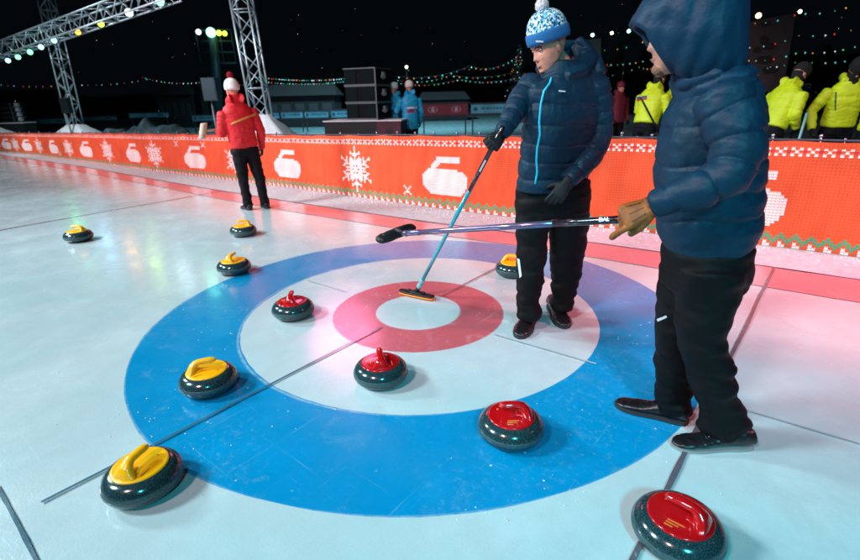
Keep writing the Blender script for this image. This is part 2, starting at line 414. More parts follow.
def knit_mat(name, col, gap, rough=.8, g0=.30, g1=.48):
    m = bpy.data.materials.new(name); m.use_nodes = True; nt = m.node_tree; N = nt.nodes.new; L = nt.links.new; b = nt.nodes['Principled BSDF']
    uv = N('ShaderNodeUVMap'); sp = N('ShaderNodeSeparateXYZ'); L(uv.outputs[0], sp.inputs[0])
    def M(op, *a):
        x = N('ShaderNodeMath'); x.operation = op
        for i, v in enumerate(a):
            if hasattr(v, 'links'): L(v, x.inputs[i])
            else: x.inputs[i].default_value = v
        return x.outputs[0]
    u2 = M('MULTIPLY', sp.outputs[0], 1.0); v2 = M('MULTIPLY', sp.outputs[1], 1.0)
    fu = M('ABSOLUTE', M('SUBTRACT', M('FRACT', u2), .5))           # V stitch: 0 at centre, .5 at edges
    fv = M('FRACT', M('ADD', v2, M('MULTIPLY', fu, 1.1)))
    d = M('ABSOLUTE', M('SUBTRACT', fv, .5))
    r = N('ShaderNodeMapRange'); L(d, r.inputs[0]); r.inputs[1].default_value = g0; r.inputs[2].default_value = g1; r.inputs[3].default_value = 0; r.inputs[4].default_value = 1
    e = N('ShaderNodeMapRange'); L(fu, e.inputs[0]); e.inputs[1].default_value = .38; e.inputs[2].default_value = .5; e.inputs[3].default_value = 0; e.inputs[4].default_value = 1
    mk = M('MAXIMUM', r.outputs[0], e.outputs[0])
    g = N('ShaderNodeNewGeometry'); n = N('ShaderNodeTexNoise'); n.inputs['Scale'].default_value = 2.3; n.inputs['Detail'].default_value = 6; L(g.outputs['Position'], n.inputs['Vector'])
    rr = N('ShaderNodeMapRange'); L(n.outputs[0], rr.inputs[0]); rr.inputs[1].default_value = .3; rr.inputs[2].default_value = .7; rr.inputs[3].default_value = .84; rr.inputs[4].default_value = 1.12
    x = N('ShaderNodeMix'); x.data_type = 'RGBA'; L(mk, x.inputs[0]); x.inputs[6].default_value = (*col, 1); x.inputs[7].default_value = (*gap, 1)
    vm = N('ShaderNodeVectorMath'); vm.operation = 'SCALE'; L(x.outputs[2], vm.inputs[0]); L(rr.outputs[0], vm.inputs[3])
    L(vm.outputs[0], b.inputs['Base Color']); b.inputs['Roughness'].default_value = rough; b.inputs['Specular IOR Level'].default_value = .25
    return m
OR = (.80, .095, .032)
KM = [knit_mat('orange_knit', OR, (.60, .055, .018)), knit_mat('white_knit', (.84, .86, .90), (.78, .22, .14), g0=.24, g1=.42), knit_mat('green_knit', (.05, .30, .17), (.35, .20, .08)), knit_mat('red_knit', (.62, .03, .06), (.5, .03, .03))]
vs = []; fs = []; mi = []; uvs = []
for r in range(ROWS+1):
    for c in range(NC+1):
        s = S0+c*DU; p = fpt(s); q = fpt(s+.05); d = (q-p).normalized(); nrm = V((d.y, -d.x, 0))
        if nrm.y > 0: nrm = -nrm
        h = ftop(s); z = h*(1-r/ROWS)
        sag = .010*noise.noise((s*2.1, z*1.2, 1)) + .014*(1-abs(2*z/h-1))*math.sin(s*math.pi/.68)*.5 + .016*noise.noise((s*7+z*1.5, z*1.6, 5)) + .007*noise.noise((s*19-z*3, z*2.5, 9))
        vs.append(p+nrm*(.03+sag)+Z*(z+.015 - (.012*abs(math.sin(s*math.pi/.68)) if r < 3 else 0)))
for r in range(ROWS):
    for c in range(NC):
        a = r*(NC+1)+c; fs.append((a, a+NC+1, a+NC+2, a+1)); mi.append(int(cell[r, c])); uvs += [(c, -r), (c, -r-1), (c+1, -r-1), (c+1, -r)]
fence = empty('banner_fence', fpt(3), 'long orange knitted-look banner with white curling stones and snowflakes hung along the rink fence', 'banner')
me = bpy.data.meshes.new('banner_cloth'); me.from_pydata([tuple(v) for v in vs], [], fs); me.polygons.foreach_set('material_index', mi); me.polygons.foreach_set('use_smooth', [True]*len(fs))
ul = me.uv_layers.new(name='UVMap'); ul.data.foreach_set('uv', np.array(uvs, float).ravel())
link('banner_cloth', me, KM, fence)
M_post = mat('galvanised_steel', (.35, .42, .46), .35, metal=.8)
M_rail = mat('dark_net_cord', (.04, .06, .09), .7)
mb = MB(); mb.tube([fpt(S0+i*.3)-V((0, -.01, 0))+Z*(ftop(S0+i*.3)+.018) for i in range(96)], .010, 6); build('top_cord', mb, M_rail, fence)
mb = MB(); mb.tube([(0, 0, 0), (0, 0, 1.0)], .011, 8); mb.ball((0, 0, 1.012), .016, 8, 6); post_me = mb.mesh('post'); post_me.materials.append(M_post)
mb = MB(); mb.tube([(0, 0, 0), (0, 0, .98)], .006, 6); mb.ball((0, 0, .985), .009, 8, 6); peg_me = mb.mesh('peg'); peg_me.materials.append(M_post)
k = 0
for i in range(84):
    s = -1.2+i*.17*(1 if i < 40 else 1)
    if i >= 40: s = -1.2+40*.17+(i-40)*.40
    o = link('post' if i % 2 == 0 else 'peg', post_me if i % 2 == 0 else peg_me, None, None, fpt(s)+V((0, .035, 0))); o.scale = (1, 1, ftop(s)+.035+random.uniform(-.01, .012)); o.rotation_euler = (random.uniform(-.02, .02), random.uniform(-.03, .03), 0); put(o, fence)

# ------------------------------------------------------------------ curling stones
def granite():
    m = mat('polished_granite', (.012, .04, .045), .17, coat=.3)
    nt = m.node_tree; b = nt.nodes['Principled BSDF']; N = nt.nodes.new; L = nt.links.new
    tc = N('ShaderNodeTexCoord'); v = N('ShaderNodeTexNoise'); v.inputs['Scale'].default_value = 300; v.inputs['Detail'].default_value = 3; L(tc.outputs['Object'], v.inputs['Vector'])
    cr_ = N('ShaderNodeValToRGB'); e = cr_.color_ramp.elements; e[0].position = .40; e[0].color = (.005, .020, .025, 1); e[1].position = .64; e[1].color = (.022, .066, .078, 1)
    x = e.new(.74); x.color = (.13, .24, .26, 1)
    L(v.outputs[0], cr_.inputs[0]); L(cr_.outputs[0], b.inputs['Base Color']); return m
M_gran = granite()
M_band = mat('rough_striking_band', (.030, .080, .092), .42, var=.5, vscale=160)
M_yel = mat('yellow_plastic', (.98, .48, .004), .28, coat=.3, var=.05, vscale=20)
M_redp = mat('red_plastic', (.50, .004, .007), .16, coat=.8, var=.04, vscale=20)
M_mark = mat('dark_print', (.30, .16, .02), .6); M_mark2 = mat('gold_print', (.85, .30, .05), .5)
def make_stone(kind, label, loc, ang):
    t = empty('curling_stone', (0, 0, 0), label, 'curling stone', kind+' handled curling stones on the ice')
    body = [(.0, .0), (.060, .0), (.066, .003), (.104, .005), (.126, .015), (.139, .029), (.1445, .044), (.1455, .056), (.1445, .070), (.139, .084), (.127, .099), (.113, .108), (.098, .112), (.0, .112)]
    # refine with a smooth curve
    mb = MB(); mb.lathe([(max(r, .0005), z) for r, z in body], n=72); o = build('stone_body', mb, M_gran, t, angle=50)
    mb = MB(); pr = [(.1438, .044), (.1461, .046), (.1470, .056), (.1461, .067), (.1438, .069)]; mb.lathe(pr, n=72, caps=False); build('striking_band', mb, M_band, t)
    mp = M_yel if kind == 'yellow' else M_redp
    mb = MB(); mb.lathe([(.1025, .1085), (.1035, .113), (.101, .1165), (.094, .118), (.088, .1172), (.06, .1205), (.03, .1225), (.0005, .123)], n=64, caps=False); build('handle_cap', mb, mp, t)
    mb = MB()
    # goose-neck grip: foot near one rim, rising and running back over the centre
    pts = [(-.072, .116), (-.068, .128), (-.060, .145), (-.046, .159), (-.030, .166), (0, .168), (.028, .167), (.046, .165), (.052, .164)]
    wid = [(.054, .021), (.042, .022), (.030, .021), (.0215, .018), (.018, .015), (.0185, .0145), (.0185, .0145), (.015, .012), (.008, .007)]
    mb.loft([(V((x, 0, z)), a, b, (0, 1, 0)) for (x, z), (a, b) in zip(pts, wid)], n=16, e=2.3)
    mb.loft([(V((-.078, 0, .118)), .034, .008, (0, 1, 0)), (V((-.050, 0, .120)), .030, .008, (0, 1, 0)), (V((-.02, 0, .121)), .016, .005, (0, 1, 0))], n=16)
    me = remeshed(mb, .0028, 6); link('handle', me, mp, t)
    mb = MB()
    for j in range(3): mb.box((.0+.008*j, .052+.011*j, .1207-.0012*j), (.050-.012*j, .0035, .0016))
    mb.box((-.035, -.060, .1195), (.045, .004, .0016)); mb.box((.055, -.035, .1192), (.010, .010, .0016))
    build('printed_marks', mb, M_mark if kind == 'yellow' else M_mark2, t, smooth=False)
    t.location = loc; t.rotation_euler = (0, 0, ang); return t
IR = math.atan2(HR.y, HR.x); IF = math.atan2(HF.y, HF.x)   # image-right and away, as headings
GY = gr(512.5, 268, .06)
ystones = [((-4.38, -.80), IR+math.pi, 'small far yellow-handled stone alone at the left of the ice'),
           ((-3.00, .43), IR+math.pi+.25, 'yellow-handled stone nearest the feet of the person in red'),
           ((-1.887, -.333), IF-.15, 'yellow-handled stone touching the upper left edge of the blue ring'),
           ((-.250, -1.432), IR+.35, 'yellow-handled stone lying fully on the left part of the blue ring'),
           ((.232, -1.955), IF-.25, 'largest yellow-handled stone, lower left, just outside the blue ring'),
           ((GY.x, GY.y), IR-.5, 'yellow-handled stone half hidden behind the legs of the man in the knit beanie')]
rstones = [((-.665, -.589), IF+.1, 'red-handled stone on the white ring left of the red ring'),
           ((.430, -.818), IF+.15, 'red-handled stone just below the red ring on the white ring'),
           ((1.223, -.800), IR+math.pi, 'red-handled stone on the lower right of the blue ring'),
           ((1.945, -.935), IR+math.pi-.75, 'largest red-handled stone in the lower right corner by the dark line')]
protoY = protoR = None
for i, ((x, y), a, lb) in enumerate(ystones):
    if i == 0: protoY = make_stone('yellow', lb, (x, y, .001), a)
    else: c = copy_tree(protoY, (x, y, .001), a); c['label'] = lb
for i, ((x, y), a, lb) in enumerate(rstones):
    if i == 0: protoR = make_stone('red', lb, (x, y, .001), a)
    else: c = copy_tree(protoR, (x, y, .001), a); c['label'] = lb

# ------------------------------------------------------------------ people
M_skin = mat('skin', (.62, .25, .18), .5, var=.16, vscale=30, bump=.15, bscale=220, bdist=.002)
M_skin.node_tree.nodes['Principled BSDF'].inputs['Subsurface Weight'].default_value = .12
M_skin.node_tree.nodes['Principled BSDF'].inputs['Subsurface Scale'].default_value = .01
M_skin.node_tree.nodes['Principled BSDF'].inputs['Subsurface Radius'].default_value = (1, .3, .15)
M_hair = mat('dark_hair', (.03, .02, .015), .6, bump=.6, bscale=180)
M_lip = mat('lips', (.40, .18, .14), .55)
M_eye = mat('eye', (.30, .27, .25), .3); M_iris = mat('iris', (.03, .03, .03), .15)
def head_mb(mb, C, fwd, up, k=1.0, ears=True):
    C = V(C); f = V(fwd).normalized(); u = V(up); u = (u-f*u.dot(f)).normalized(); r = f.cross(u)
    T = [(-.118, .018, .060, .022), (-.110, .034, .074, .010), (-.095, .046, .083, -.012), (-.075, .055, .085, -.035), (-.055, .060, .086, -.055), (-.035, .065, .086, -.072), (-.012, .0695, .083, -.086), (.008, .072, .081, -.095),
         (.026, .074, .087, -.100), (.05, .0755, .086, -.102), (.075, .072, .077, -.097), (.095, .060, .062, -.080), (.108, .044, .044, -.058), (.116, .022, .020, -.030), (.118, .006, .004, -.012)]
    zs = np.linspace(-.118, .118, 64); A = np.array(T); n = 80; rings = []
    for z in zs:
        w, fr, bk = [float(np.interp(z, A[:, 0], A[:, i])) for i in (1, 2, 3)]; ring = []
        cy = (fr+bk)/2; hy = (fr-bk)/2
        for j in range(n):
            th = 2*math.pi*j/n; s, c = math.sin(th), math.cos(th)
            x = w*math.copysign(abs(s)**.92, s); y = cy+hy*math.copysign(abs(c)**.88, c)
            if c > 0:
                G = lambda x0, z0, sx, sz: math.exp(-((x-x0)/sx)**2-((z-z0)/sz)**2)
                if z > -.034: nz = .003+.019*max(0, 1-(z+.034)/.058)
                else: nz = .022*max(0, 1-(-.034-z)/.014)
                wd = .0085+.006*max(0, 1-abs(z+.032)/.02)
                y += nz*math.exp(-(x/wd)**2)
                y += -.011*(G(.031, .004, .015, .011)+G(-.031, .004, .015, .011)) + .005*(G(.03, .026, .025, .009)+G(-.03, .026, .025, .009)+G(0, .03, .03, .015))
                y += .0035*G(0, -.060, .024, .0055)+.004*G(0, -.073, .020, .006)-.0022*G(0, -.0668, .026, .003)-.004*G(0, -.085, .02, .006)+.007*G(0, -.102, .022, .011)
                y += .004*(G(.042, -.028, .018, .02)+G(-.042, -.028, .018, .02))
            ring.append(C+(r*x+f*y+u*z)*k)
        rings.append(ring)
    mb.rings(rings)
    if ears:
        for sgn in (-1, 1):
            e = C+(r*(.074*sgn)+f*(-.010)+u*(-.006))*k
            mb.ball(e, (.008*k, .018*k, .032*k), 12, 10, ax=((r+f*-.5*sgn*sgn+V((0, 0, 0))).normalized() if False else (r-f*.45*sgn).normalized(), (f+r*.45*sgn).normalized(), u))
    return C, f, u, r
def face_bits(C, f, u, r, parent, k=1., brow=True, hairm=None):
    for s in (-1, 1):
        mb = MB(); p = C+(r*.031*s+f*.0640+u*.003)*k; mb.ball(p, .0112*k, 12, 8); mb.ball(p+(f*.0078-u*.0015)*k, .0052*k, 10, 6, mi=1); build('eye', mb, [M_eye, M_iris], parent)
        mb = MB(); mb.loft([(p+(f*.0068+u*.0058+r*q)*k, .0050*k, .0060*k, f) for q in (-.013, 0, .013)], n=10); mb.loft([(p+(f*.0062-u*.009+r*q)*k, .0022*k, .005*k, f) for q in (-.011, 0, .011)], n=10); build('eyelid', mb, M_skin, parent)
        if brow:
            mb = MB(); mb.loft([(C+(r*s*x+f*y+u*z)*k, .0035*k, .0035*k, u) for x, y, z in ((.012, .088, .022), (.026, .087, .026), (.042, .079, .024), (.050, .070, .019))], n=8); build('eyebrow', mb, hairm or M_hair, parent)
    mb = MB(); mb.loft([(C+(r*x+f*y-u*z)*k, .0022*k, .0028*k, u) for x, y, z in ((-.022, .0815, .0668), (-.010, .0885, .0648), (0, .0892, .0650), (.010, .0885, .0648), (.022, .0815, .0668))], n=8)
    mb.loft([(C+(r*x+f*y-u*z)*k, .0026*k, .003*k, u) for x, y, z in ((-.019, .082, .0688), (-.008, .0888, .0708), (0, .0892, .0714), (.008, .0888, .0708), (.019, .082, .0688))], n=8); build('lips', mb, M_lip, parent)

def hand(wrist, f, n, ts, k, curls, thumb=(35, 20), fat=1.0, spread=.06, voxel=.0035, wristback=.03):
    w = V(wrist); f = V(f).normalized(); n = V(n); n = (n-f*n.dot(f)).normalized(); s = f.cross(n)*ts; mb = MB()
    mb.loft([(w-f*wristback*k, .030*k, .023*k, s), (w, .029*k, .021*k, s), (w+f*.03*k, .037*k, .020*k, s), (w+f*.06*k, .042*k, .0175*k, s), (w+f*.088*k, .041*k, .0145*k, s)], n=18, e=2.5)
    offs = (.031, .0105, -.0105, -.030); lens = (.070, .078, .072, .056)
    for i in range(4):
        p = w+f*(.082-(.004 if i in (0, 3) else 0)-(.004 if i == 3 else 0))*k+s*offs[i]*k; a = 0; d0 = (f+s*spread*(1.5-i)).normalized(); pts = [p]; rr = [.0105*k*fat]
        for q, fr in enumerate((.46, .30, .24)):
            a += R(curls[i][q]); d = d0*math.cos(a)+n*math.sin(a); L = lens[i]*fr*k; pts.append(pts[-1]+d*L*.5); pts.append(pts[-1]+d*L*.5); rr += [.0098*k*fat, .0092*k*fat*(1-.05*q)]
        mb.tube(pts, rr, 10); mb.ball(pts[-1], rr[-1], 10, 8); mb.ball(pts[2], rr[2]*1.06, 10, 8); mb.ball(p, rr[0]*1.08, 10, 8)
    t0 = w+(f*.022+s*.026+n*.004)*k; d1 = (f*.62+s*math.sin(R(thumb[0]))*1.2+n*.35).normalized(); d2 = (d1+n*math.sin(R(thumb[1]))*1.2+f*.25-s*math.sin(R(thumb[1]))*.7).normalized()
    mb.tube([t0-d1*.008*k, t0+d1*.03*k, t0+d1*.042*k, t0+d1*.042*k+d2*.03*k], [.016*k, .0135*k*fat, .0118*k*fat, .0098*k*fat], 10); mb.ball(t0+d1*.042*k+d2*.03*k, .0098*k*fat, 10, 8)
    return remeshed(mb, voxel, 4)

def shoe(heel, toe, h=.10, w=.05, parent=None, ms=None, mso=None, name='shoe', tongue=True):
    heel = V(heel); toe = V(toe); heel.z = toe.z = 0; d = (toe-heel).normalized(); L = (toe-heel).length; s = V((-d.y, d.x, 0)); mb = MB()
    prof = [(.015, .034, .080), (.06, .039, .092), (.18, .041, .100), (.30, .040, .098), (.42, .040, .080), (.55, .044, .062), (.68, .049, .053), (.80, .050, .047), (.90, .043, .041), (.965, .030, .034), (.995, .014, .026)]
    rings = []
    for t, a, top in prof:
        a *= w/.05; top *= h/.10; c = heel+d*L*t; ring = []
        for j in range(20):
            th = 2*math.pi*j/20; x = math.cos(th); z = math.sin(th)
            ring.append(c+s*(a*math.copysign(abs(x)**.75, x)*(1 if z < 0 else 1-.18*z))+Z*(.018+(top-.018)*.5*(1+math.copysign(abs(z)**.8, z))))
        rings.append(ring)
    mb.rings(rings); me = remeshed(mb, .005, 3); wrinkle(me, .0022, (40, 40, 30), seed=heel.x)
    o = link(name, me, ms, parent)
    sb = MB(); lo = []; hi = []; n = 40
    for j in range(n):
        th = 2*math.pi*j/n; t = .5+.505*math.cos(th); sd = math.sin(th)
        a = float(np.interp(t, [0, .06, .2, .42, .7, .85, .95, 1], [.02, .036, .042, .040, .053, .048, .032, .012]))*w/.05
        q = heel+d*L*t+s*a*math.copysign(1, sd)*min(1, abs(sd)*3.5)
        lo.append(q+Z*.003); hi.append(q+Z*(.022 if mso is not M_solew else .009))
    sb.rings([lo, hi]); build('sole', sb, mso, o, angle=40)
    if tongue:
        lb = MB()
        for t, zz in ((.40, .088), (.47, .078), (.54, .068), (.61, .060)): lb.loft([(heel+d*L*t+s*q*w/.05+Z*(zz*h/.10+.001-abs(q)*.25), .0022, .0022, Z) for q in (-.02, 0, .02)], n=6)
        build('laces', lb, ms, o)
    return o

def st(xl, xr, y, D, b, yaw=0.):     # torso / leg station from its two outline points at distance D
    A = at(xl, y, D); Bq = at(xr, y, D); d = (Bq-A); a = d.length/2; sd = d.normalized()
    if yaw: sd = Matrix.Rotation(yaw, 3, 'Z') @ sd
    return ((A+Bq)/2, a, b, sd)
M_navy = mat('navy_puffer_nylon', (.0016, .024, .052), .54, spec=.24, var=.14, vscale=14, bump=.55, bscale=38, bdist=.006)
M_navy2 = mat('dark_navy_lining', (.004, .010, .018), .8)
M_blk = mat('black_trouser_cloth', (.0012, .0013, .0022), .66, spec=.2, var=.3, vscale=9, bump=.4, bscale=200, bdist=.002)
M_shoe = mat('black_leather', (.006, .007, .009), .36, coat=.1, bump=.2, bscale=60)
M_sole = mat('black_rubber', (.02, .022, .025), .7); M_solew = mat('pale_rubber', (.28, .32, .33), .7)
M_cyan = mat('cyan_zip', (.01, .50, .72), .45)
M_grey = mat('grey_print', (.55, .60, .64), .5)
M_glove = mat('black_glove', (.004, .008, .010), .6, spec=.3, bump=.4, bscale=120)
M_tan = mat('tan_leather', (.24, .070, .010), .5, spec=.35, var=.35, vscale=25, bump=.4, bscale=110, bdist=.003)
def body_core(parts, voxel=.006):
    mb = MB()
    for fn in parts: fn(mb)
    return remeshed(mb, voxel, 0)
def pts_of(stl): return [(q[0], (q[1]+q[2])/2) for q in stl]

# ---- the man in the knit beanie
DM = 2.918
foot = (gr(520, 331)+gr(560, 322))/2; foot.z = 0
man = empty('person', foot, 'man in navy padded jacket with cyan zip and knit pompom beanie, in the rings', 'person', 'people in navy padded jackets')
YW = .32
tor = [st(538, 584, 69, DM+.02, .085, YW), st(524, 604, 78, DM+.02, .105, YW), st(520, 608, 92, DM+.01, .125, YW), st(521, 603, 112, DM, .138, YW), st(520, 598, 140, DM, .138, YW), st(517.5, 592, 165, DM, .138, YW), st(515.5, 590, 183, DM, .135, YW), st(516, 589, 188, DM, .125, YW)]
tor.reverse()
armR = [(at(533, 84, DM), .074, .074, HF), (at(520, 101, DM-.05), .068, .068, HF), (at(510, 119, DM-.12), .058, .056, HF), (at(502, 133, DM-.17), .046, .044, HF)]
armL = [(at(594, 86, DM+.02), .082, .085, HF), (at(601, 112, DM+.02), .072, .075, HF), (at(600, 138, DM), .066, .068, HF), (at(593, 155, DM-.06), .062, .062, HF), (at(580, 170, DM-.12), .055, .054, HF), (at(569.5, 180, DM-.17), .046, .044, HF)]
collar = [st(541, 588, 80, DM+.02, .105, YW), st(540, 585, 70, DM+.02, .095, YW), st(543, 582, 64, DM+.025, .088, YW)]
mb = MB(); mb.loft(tor, 36, 2.4, cap=.15); mb.loft(armR, 20, cap=.5); mb.loft(armL, 20, cap=.5); mb.loft(collar, 28, cap=.1)
# hood hanging behind the neck
HC = at(578, 56, DM+.10)
mb.loft([(at(567, 76, DM-.09), .022, .03, Z), (at(580, 70, DM-.04), .035, .05, Z), (at(588, 60, DM+.03), .045, .06, Z), (at(582, 50, DM+.12), .055, .06, Z), (at(569, 50, DM+.17), .055, .055, Z), (at(553, 60, DM+.15), .045, .05, Z), (at(541, 70, DM+.10), .03, .04, Z)], 18)
mb.loft([(at(579, 40, DM+.10), .02, .05, HR), (at(584, 50, DM+.10), .035, .06, HR), (at(592, 64, DM+.08), .05, .08, HR), (at(597, 76, DM+.06), .045, .09, HR)], 16)
me = remeshed(mb, .006, 4)
quilt(me, [(pts_of(tor), .098, .03, 1.), (pts_of(armR), .085, 0.02, .8), (pts_of(armL), .085, .03, .8), ([(at(567, 76, DM-.09), .03), (at(588, 60, DM+.03), .05), (at(569, 50, DM+.17), .05)], .11, .0, .6)], .0085, seed=3., fold=.0065, wob=.016)
jack = link('jacket', me, M_navy, man)
# trousers
legA = [st(516, 552, 200, DM-.01, .105), st(516, 549.5, 222, DM-.02, .098), st(516.3, 547, 250, DM-.04, .085), st(517, 543, 280, DM-.06, .075), st(517, 539.5, 300, DM-.07, .068), st(516.5, 540, 309, DM-.07, .072), st(516.5, 539.5, 316, DM-.07, .070)]
legB = [st(550, 589, 200, DM+.02, .105), st(549, 588.5, 222, DM+.03, .098), st(549, 585, 248, DM+.05, .088), st(550, 579, 275, DM+.07, .078), st(551, 573.5, 295, DM+.08, .070), st(549.5, 572.5, 302, DM+.08, .072), st(550, 571.5, 309, DM+.08, .070)]
pel = [st(516, 590, 181, DM, .118), st(515.5, 590, 196, DM, .122), st(516, 589, 212, DM, .11)]
mb = MB(); mb.loft(pel, 32, 2.5, cap=.3); mb.loft(legA, 24, 2.3, cap=.15); mb.loft(legB, 24, 2.3, cap=.15)
me = remeshed(mb, .008, 3); wrinkle(me, .015, (6, 6, 15), seed=1.7, zf=lambda z: 1.25 if z < .35 else .75)
trs = link('trousers', me, M_blk, man)
shoe(gr(535, 313.5), gr(518.5, 339.5), .115, .058, man, M_shoe, M_sole)
shoe(gr(551, 306), gr(565.5, 329.5), .115, .058, man, M_shoe, M_sole)
# head
hc = at(548.8, 46.5, DM-.005); hf_ = (-HR*.94-HF*.30-Z*.40).normalized()
mb = MB(); HI = head_mb(mb, hc, hf_, Z+hf_*.1-HR*.05, 1.04)
mb.loft([(at(562, 74, DM+.03), .062, .062, HR), (at(560, 62, DM+.03), .056, .058, HR), (hc+HR*.022+HF*.02-Z*.03, .052, .058, HR)], 20)
mb.loft([(q[0], q[1]*.7, q[2]*.7, q[3]) for q in tor], 20); mb.loft([(q[0], q[1]*.6, q[2]*.6, q[3]) for q in armR], 12); mb.loft([(q[0], q[1]*.6, q[2]*.6, q[3]) for q in armL], 12)
mb.loft([(q[0], q[1]*.6, q[2]*.6, q[3]) for q in legA], 12); mb.loft([(q[0], q[1]*.6, q[2]*.6, q[3]) for q in legB], 12); mb.loft([(q[0], q[1]*.75, q[2]*.75, q[3]) for q in pel], 16)
me = remeshed(mb, .0045, 1); link('body', me, M_skin, man)
C, f, u, r = HI; face_bits(C, f, u, r, man, 1.04)
# beanie
def knit_beanie():
    m = mat('blue_white_knit', (.03, .28, .55), .85); nt = m.node_tree; N = nt.nodes.new; L = nt.links.new; b = nt.nodes['Principled BSDF']
    tc = N('ShaderNodeTexCoord'); mp = N('ShaderNodeMapping'); mp.inputs['Scale'].default_value = (1, 1, .8); L(tc.outputs['Object'], mp.inputs[0])
    v = N('ShaderNodeTexVoronoi'); v.inputs['Scale'].default_value = 125; L(mp.outputs[0], v.inputs['Vector'])
    rp = N('ShaderNodeValToRGB'); rp.color_ramp.interpolation = 'CONSTANT'; e = rp.color_ramp.elements; e[0].color = (.75, .85, .90, 1); e[1].position = .42; e[1].color = (.02, .30, .58, 1); q = e.new(.68); q.color = (.008, .05, .14, 1); q = e.new(.86); q.color = (.2, .55, .72, 1)
    w = N('ShaderNodeSeparateColor'); L(v.outputs['Color'], w.inputs[0]); L(w.outputs[0], rp.inputs[0]); L(rp.outputs[0], b.inputs['Base Color'])
    bp = N('ShaderNodeBump'); bp.inputs['Strength'].default_value = .7; bp.inputs['Distance'].default_value = .004; bp.invert = True; L(v.outputs['Distance'], bp.inputs['Height']); L(bp.outputs[0], b.inputs['Normal']); return m
M_beanie = knit_beanie(); M_cuff = mat('blue_knit_cuff', (.008, .12, .32), .85, bump=.7, bscale=170, bdist=.003)
def dome(C, f, u, r, z0, z1, gx, fo, k, name, m, parent, ribs=0, ratio=.82, rnd=.5):
    mb = MB(); rings = []; n = 72; H = z1-z0
    for i in range(24):
        t = i/23; a = math.sin(math.acos(min(1, t)))**rnd if t < 1 else .01; a = max(a, .01)
        rings.append([C+(r*(gx*ratio*a*math.sin(2*math.pi*j/n))+f*(gx*a*math.cos(2*math.pi*j/n)+fo)+u*(z0+H*t))*k*(1) for j in range(n)])
    mb.rings(rings); return build(name, mb, m, parent)
hu = (u*1.0-f*.10).normalized(); hf2 = (f-hu*f.dot(hu)).normalized(); hr2 = hf2.cross(hu)
dome(C, hf2, hu, hr2, .070, .178, .108, -.006, 1.04, 'beanie', M_beanie, man, ratio=.90, rnd=.85)
bn = [o for o in man.children if o.name.startswith('beanie')][0]
mb = MB(); n = 96; rings = []
for (g, zz) in ((.104, .024), (.1135, .027), (.116, .045), (.116, .066), (.1135, .080), (.104, .084)):
    rings.append([C+(hr2*((g*.90+.0012*math.cos(48*math.pi*2*j/n))*math.sin(2*math.pi*j/n))+hf2*(g*math.cos(2*math.pi*j/n)-.006)+hu*zz)*1.04 for j in range(n)])
mb.rings(rings, caps=False); rings2 = [[p for p in rings[0]], [C+(hr2*(.098*.90*math.sin(2*math.pi*j/n))+hf2*(.098*math.cos(2*math.pi*j/n)-.006)+hu*.05)*1.04 for j in range(n)]]
mb.rings(rings2, caps=False); cuff = build('cuff', mb, M_cuff, bn)
M_pom = mat('white_wool', (.78, .76, .80), .95, bump=.8, bscale=90)
def pompom(c, R0, m, parent, nt=700):
    mb = MB(); mb.ball(c, R0*.86, 20, 14)
    rnd = random.Random(4)
    for i in range(nt):
        d = V((rnd.gauss(0, 1), rnd.gauss(0, 1), rnd.gauss(0, 1))).normalized(); o = d.orthogonal().normalized(); p = d.cross(o); L = R0*rnd.uniform(.93, 1.12); w = R0*.10
        e = (d+o*rnd.uniform(-.25, .25)+p*rnd.uniform(-.25, .25)).normalized()
        mb.add([c+d*R0*.7+o*w, c+d*R0*.7-o*w*.5+p*w*.8, c+d*R0*.7-o*w*.5-p*w*.8, c+e*L], [(0, 1, 3), (1, 2, 3), (2, 0, 3)])
    return build('pompom', mb, m, parent, smooth=False)
pompom(C+hu*.196*1.04-hf2*.004, .036, M_pom, bn)
bj = bvh_of([cuff]); patch_on('woven_tag', bj, grid4((536, 40.3), (543.5, 40.6), (543.5, 42.2), (536, 42)), M_grey, cuff, .003)
bj = bvh_of([jack])
zp = [(551.5, 78), (549.5, 84), (544, 91), (541, 104), (539.3, 122), (540, 134), (537.3, 148), (536.5, 160), (537.2, 172), (535.3, 184)]
zz = []
for (a, b), (c, d) in zip(zp[:-1], zp[1:]):
    for t in (0, .5): zz.append((a+(c-a)*t, b+(d-b)*t))
zz.append(zp[-1]); P3 = [onto(bj, x, y, .002)[0] for x, y in zz]; P3 = [p for p in P3 if p]
mb = MB(); mb.tube(P3, .0062, 8); build('zip', mb, M_cyan, jack)
patch_on('chest_print', bj, grid4((558.5, 90.3), (565, 91), (565, 92.4), (558.5, 91.8)), M_grey, jack)
bt = bvh_of([trs])
patch_on('knee_print', bt, grid4((517.5, 258), (520, 259), (522, 276), (520, 278), 3, 6), M_grey, trs)
# gloves
wr = at(501.5, 134, DM-.17); fd = (at(491, 147, DM-.24)-wr).normalized()
G1 = hand(wr, fd, HF+HR*.25, -1, .98, [(62, 85, 40)]*4, (20, 30), 1.25)
g1 = link('glove', G1, M_glove, man); grip1 = wr+fd*.072+(HF+HR*.2).normalized()*.022
wl = at(566.5, 183, DM-.19); fd2 = (at(548, 211, DM-.24)-wl).normalized()
G2 = hand(wl, fd2, HF*1.+HR*.25, -1, 1.0, [(18, 22, 14), (28, 30, 18), (34, 36, 22), (40, 38, 24)], (42, 12), 1.25, spread=.09)
g2_ = link('glove', G2, M_glove, man)
bg = bvh_of([g2_]); patch_on('glove_print', bg, grid4((556.5, 195.5), (564.5, 199), (563.5, 201), (556, 197.5), 5, 2), M_grey, g2_, .002)
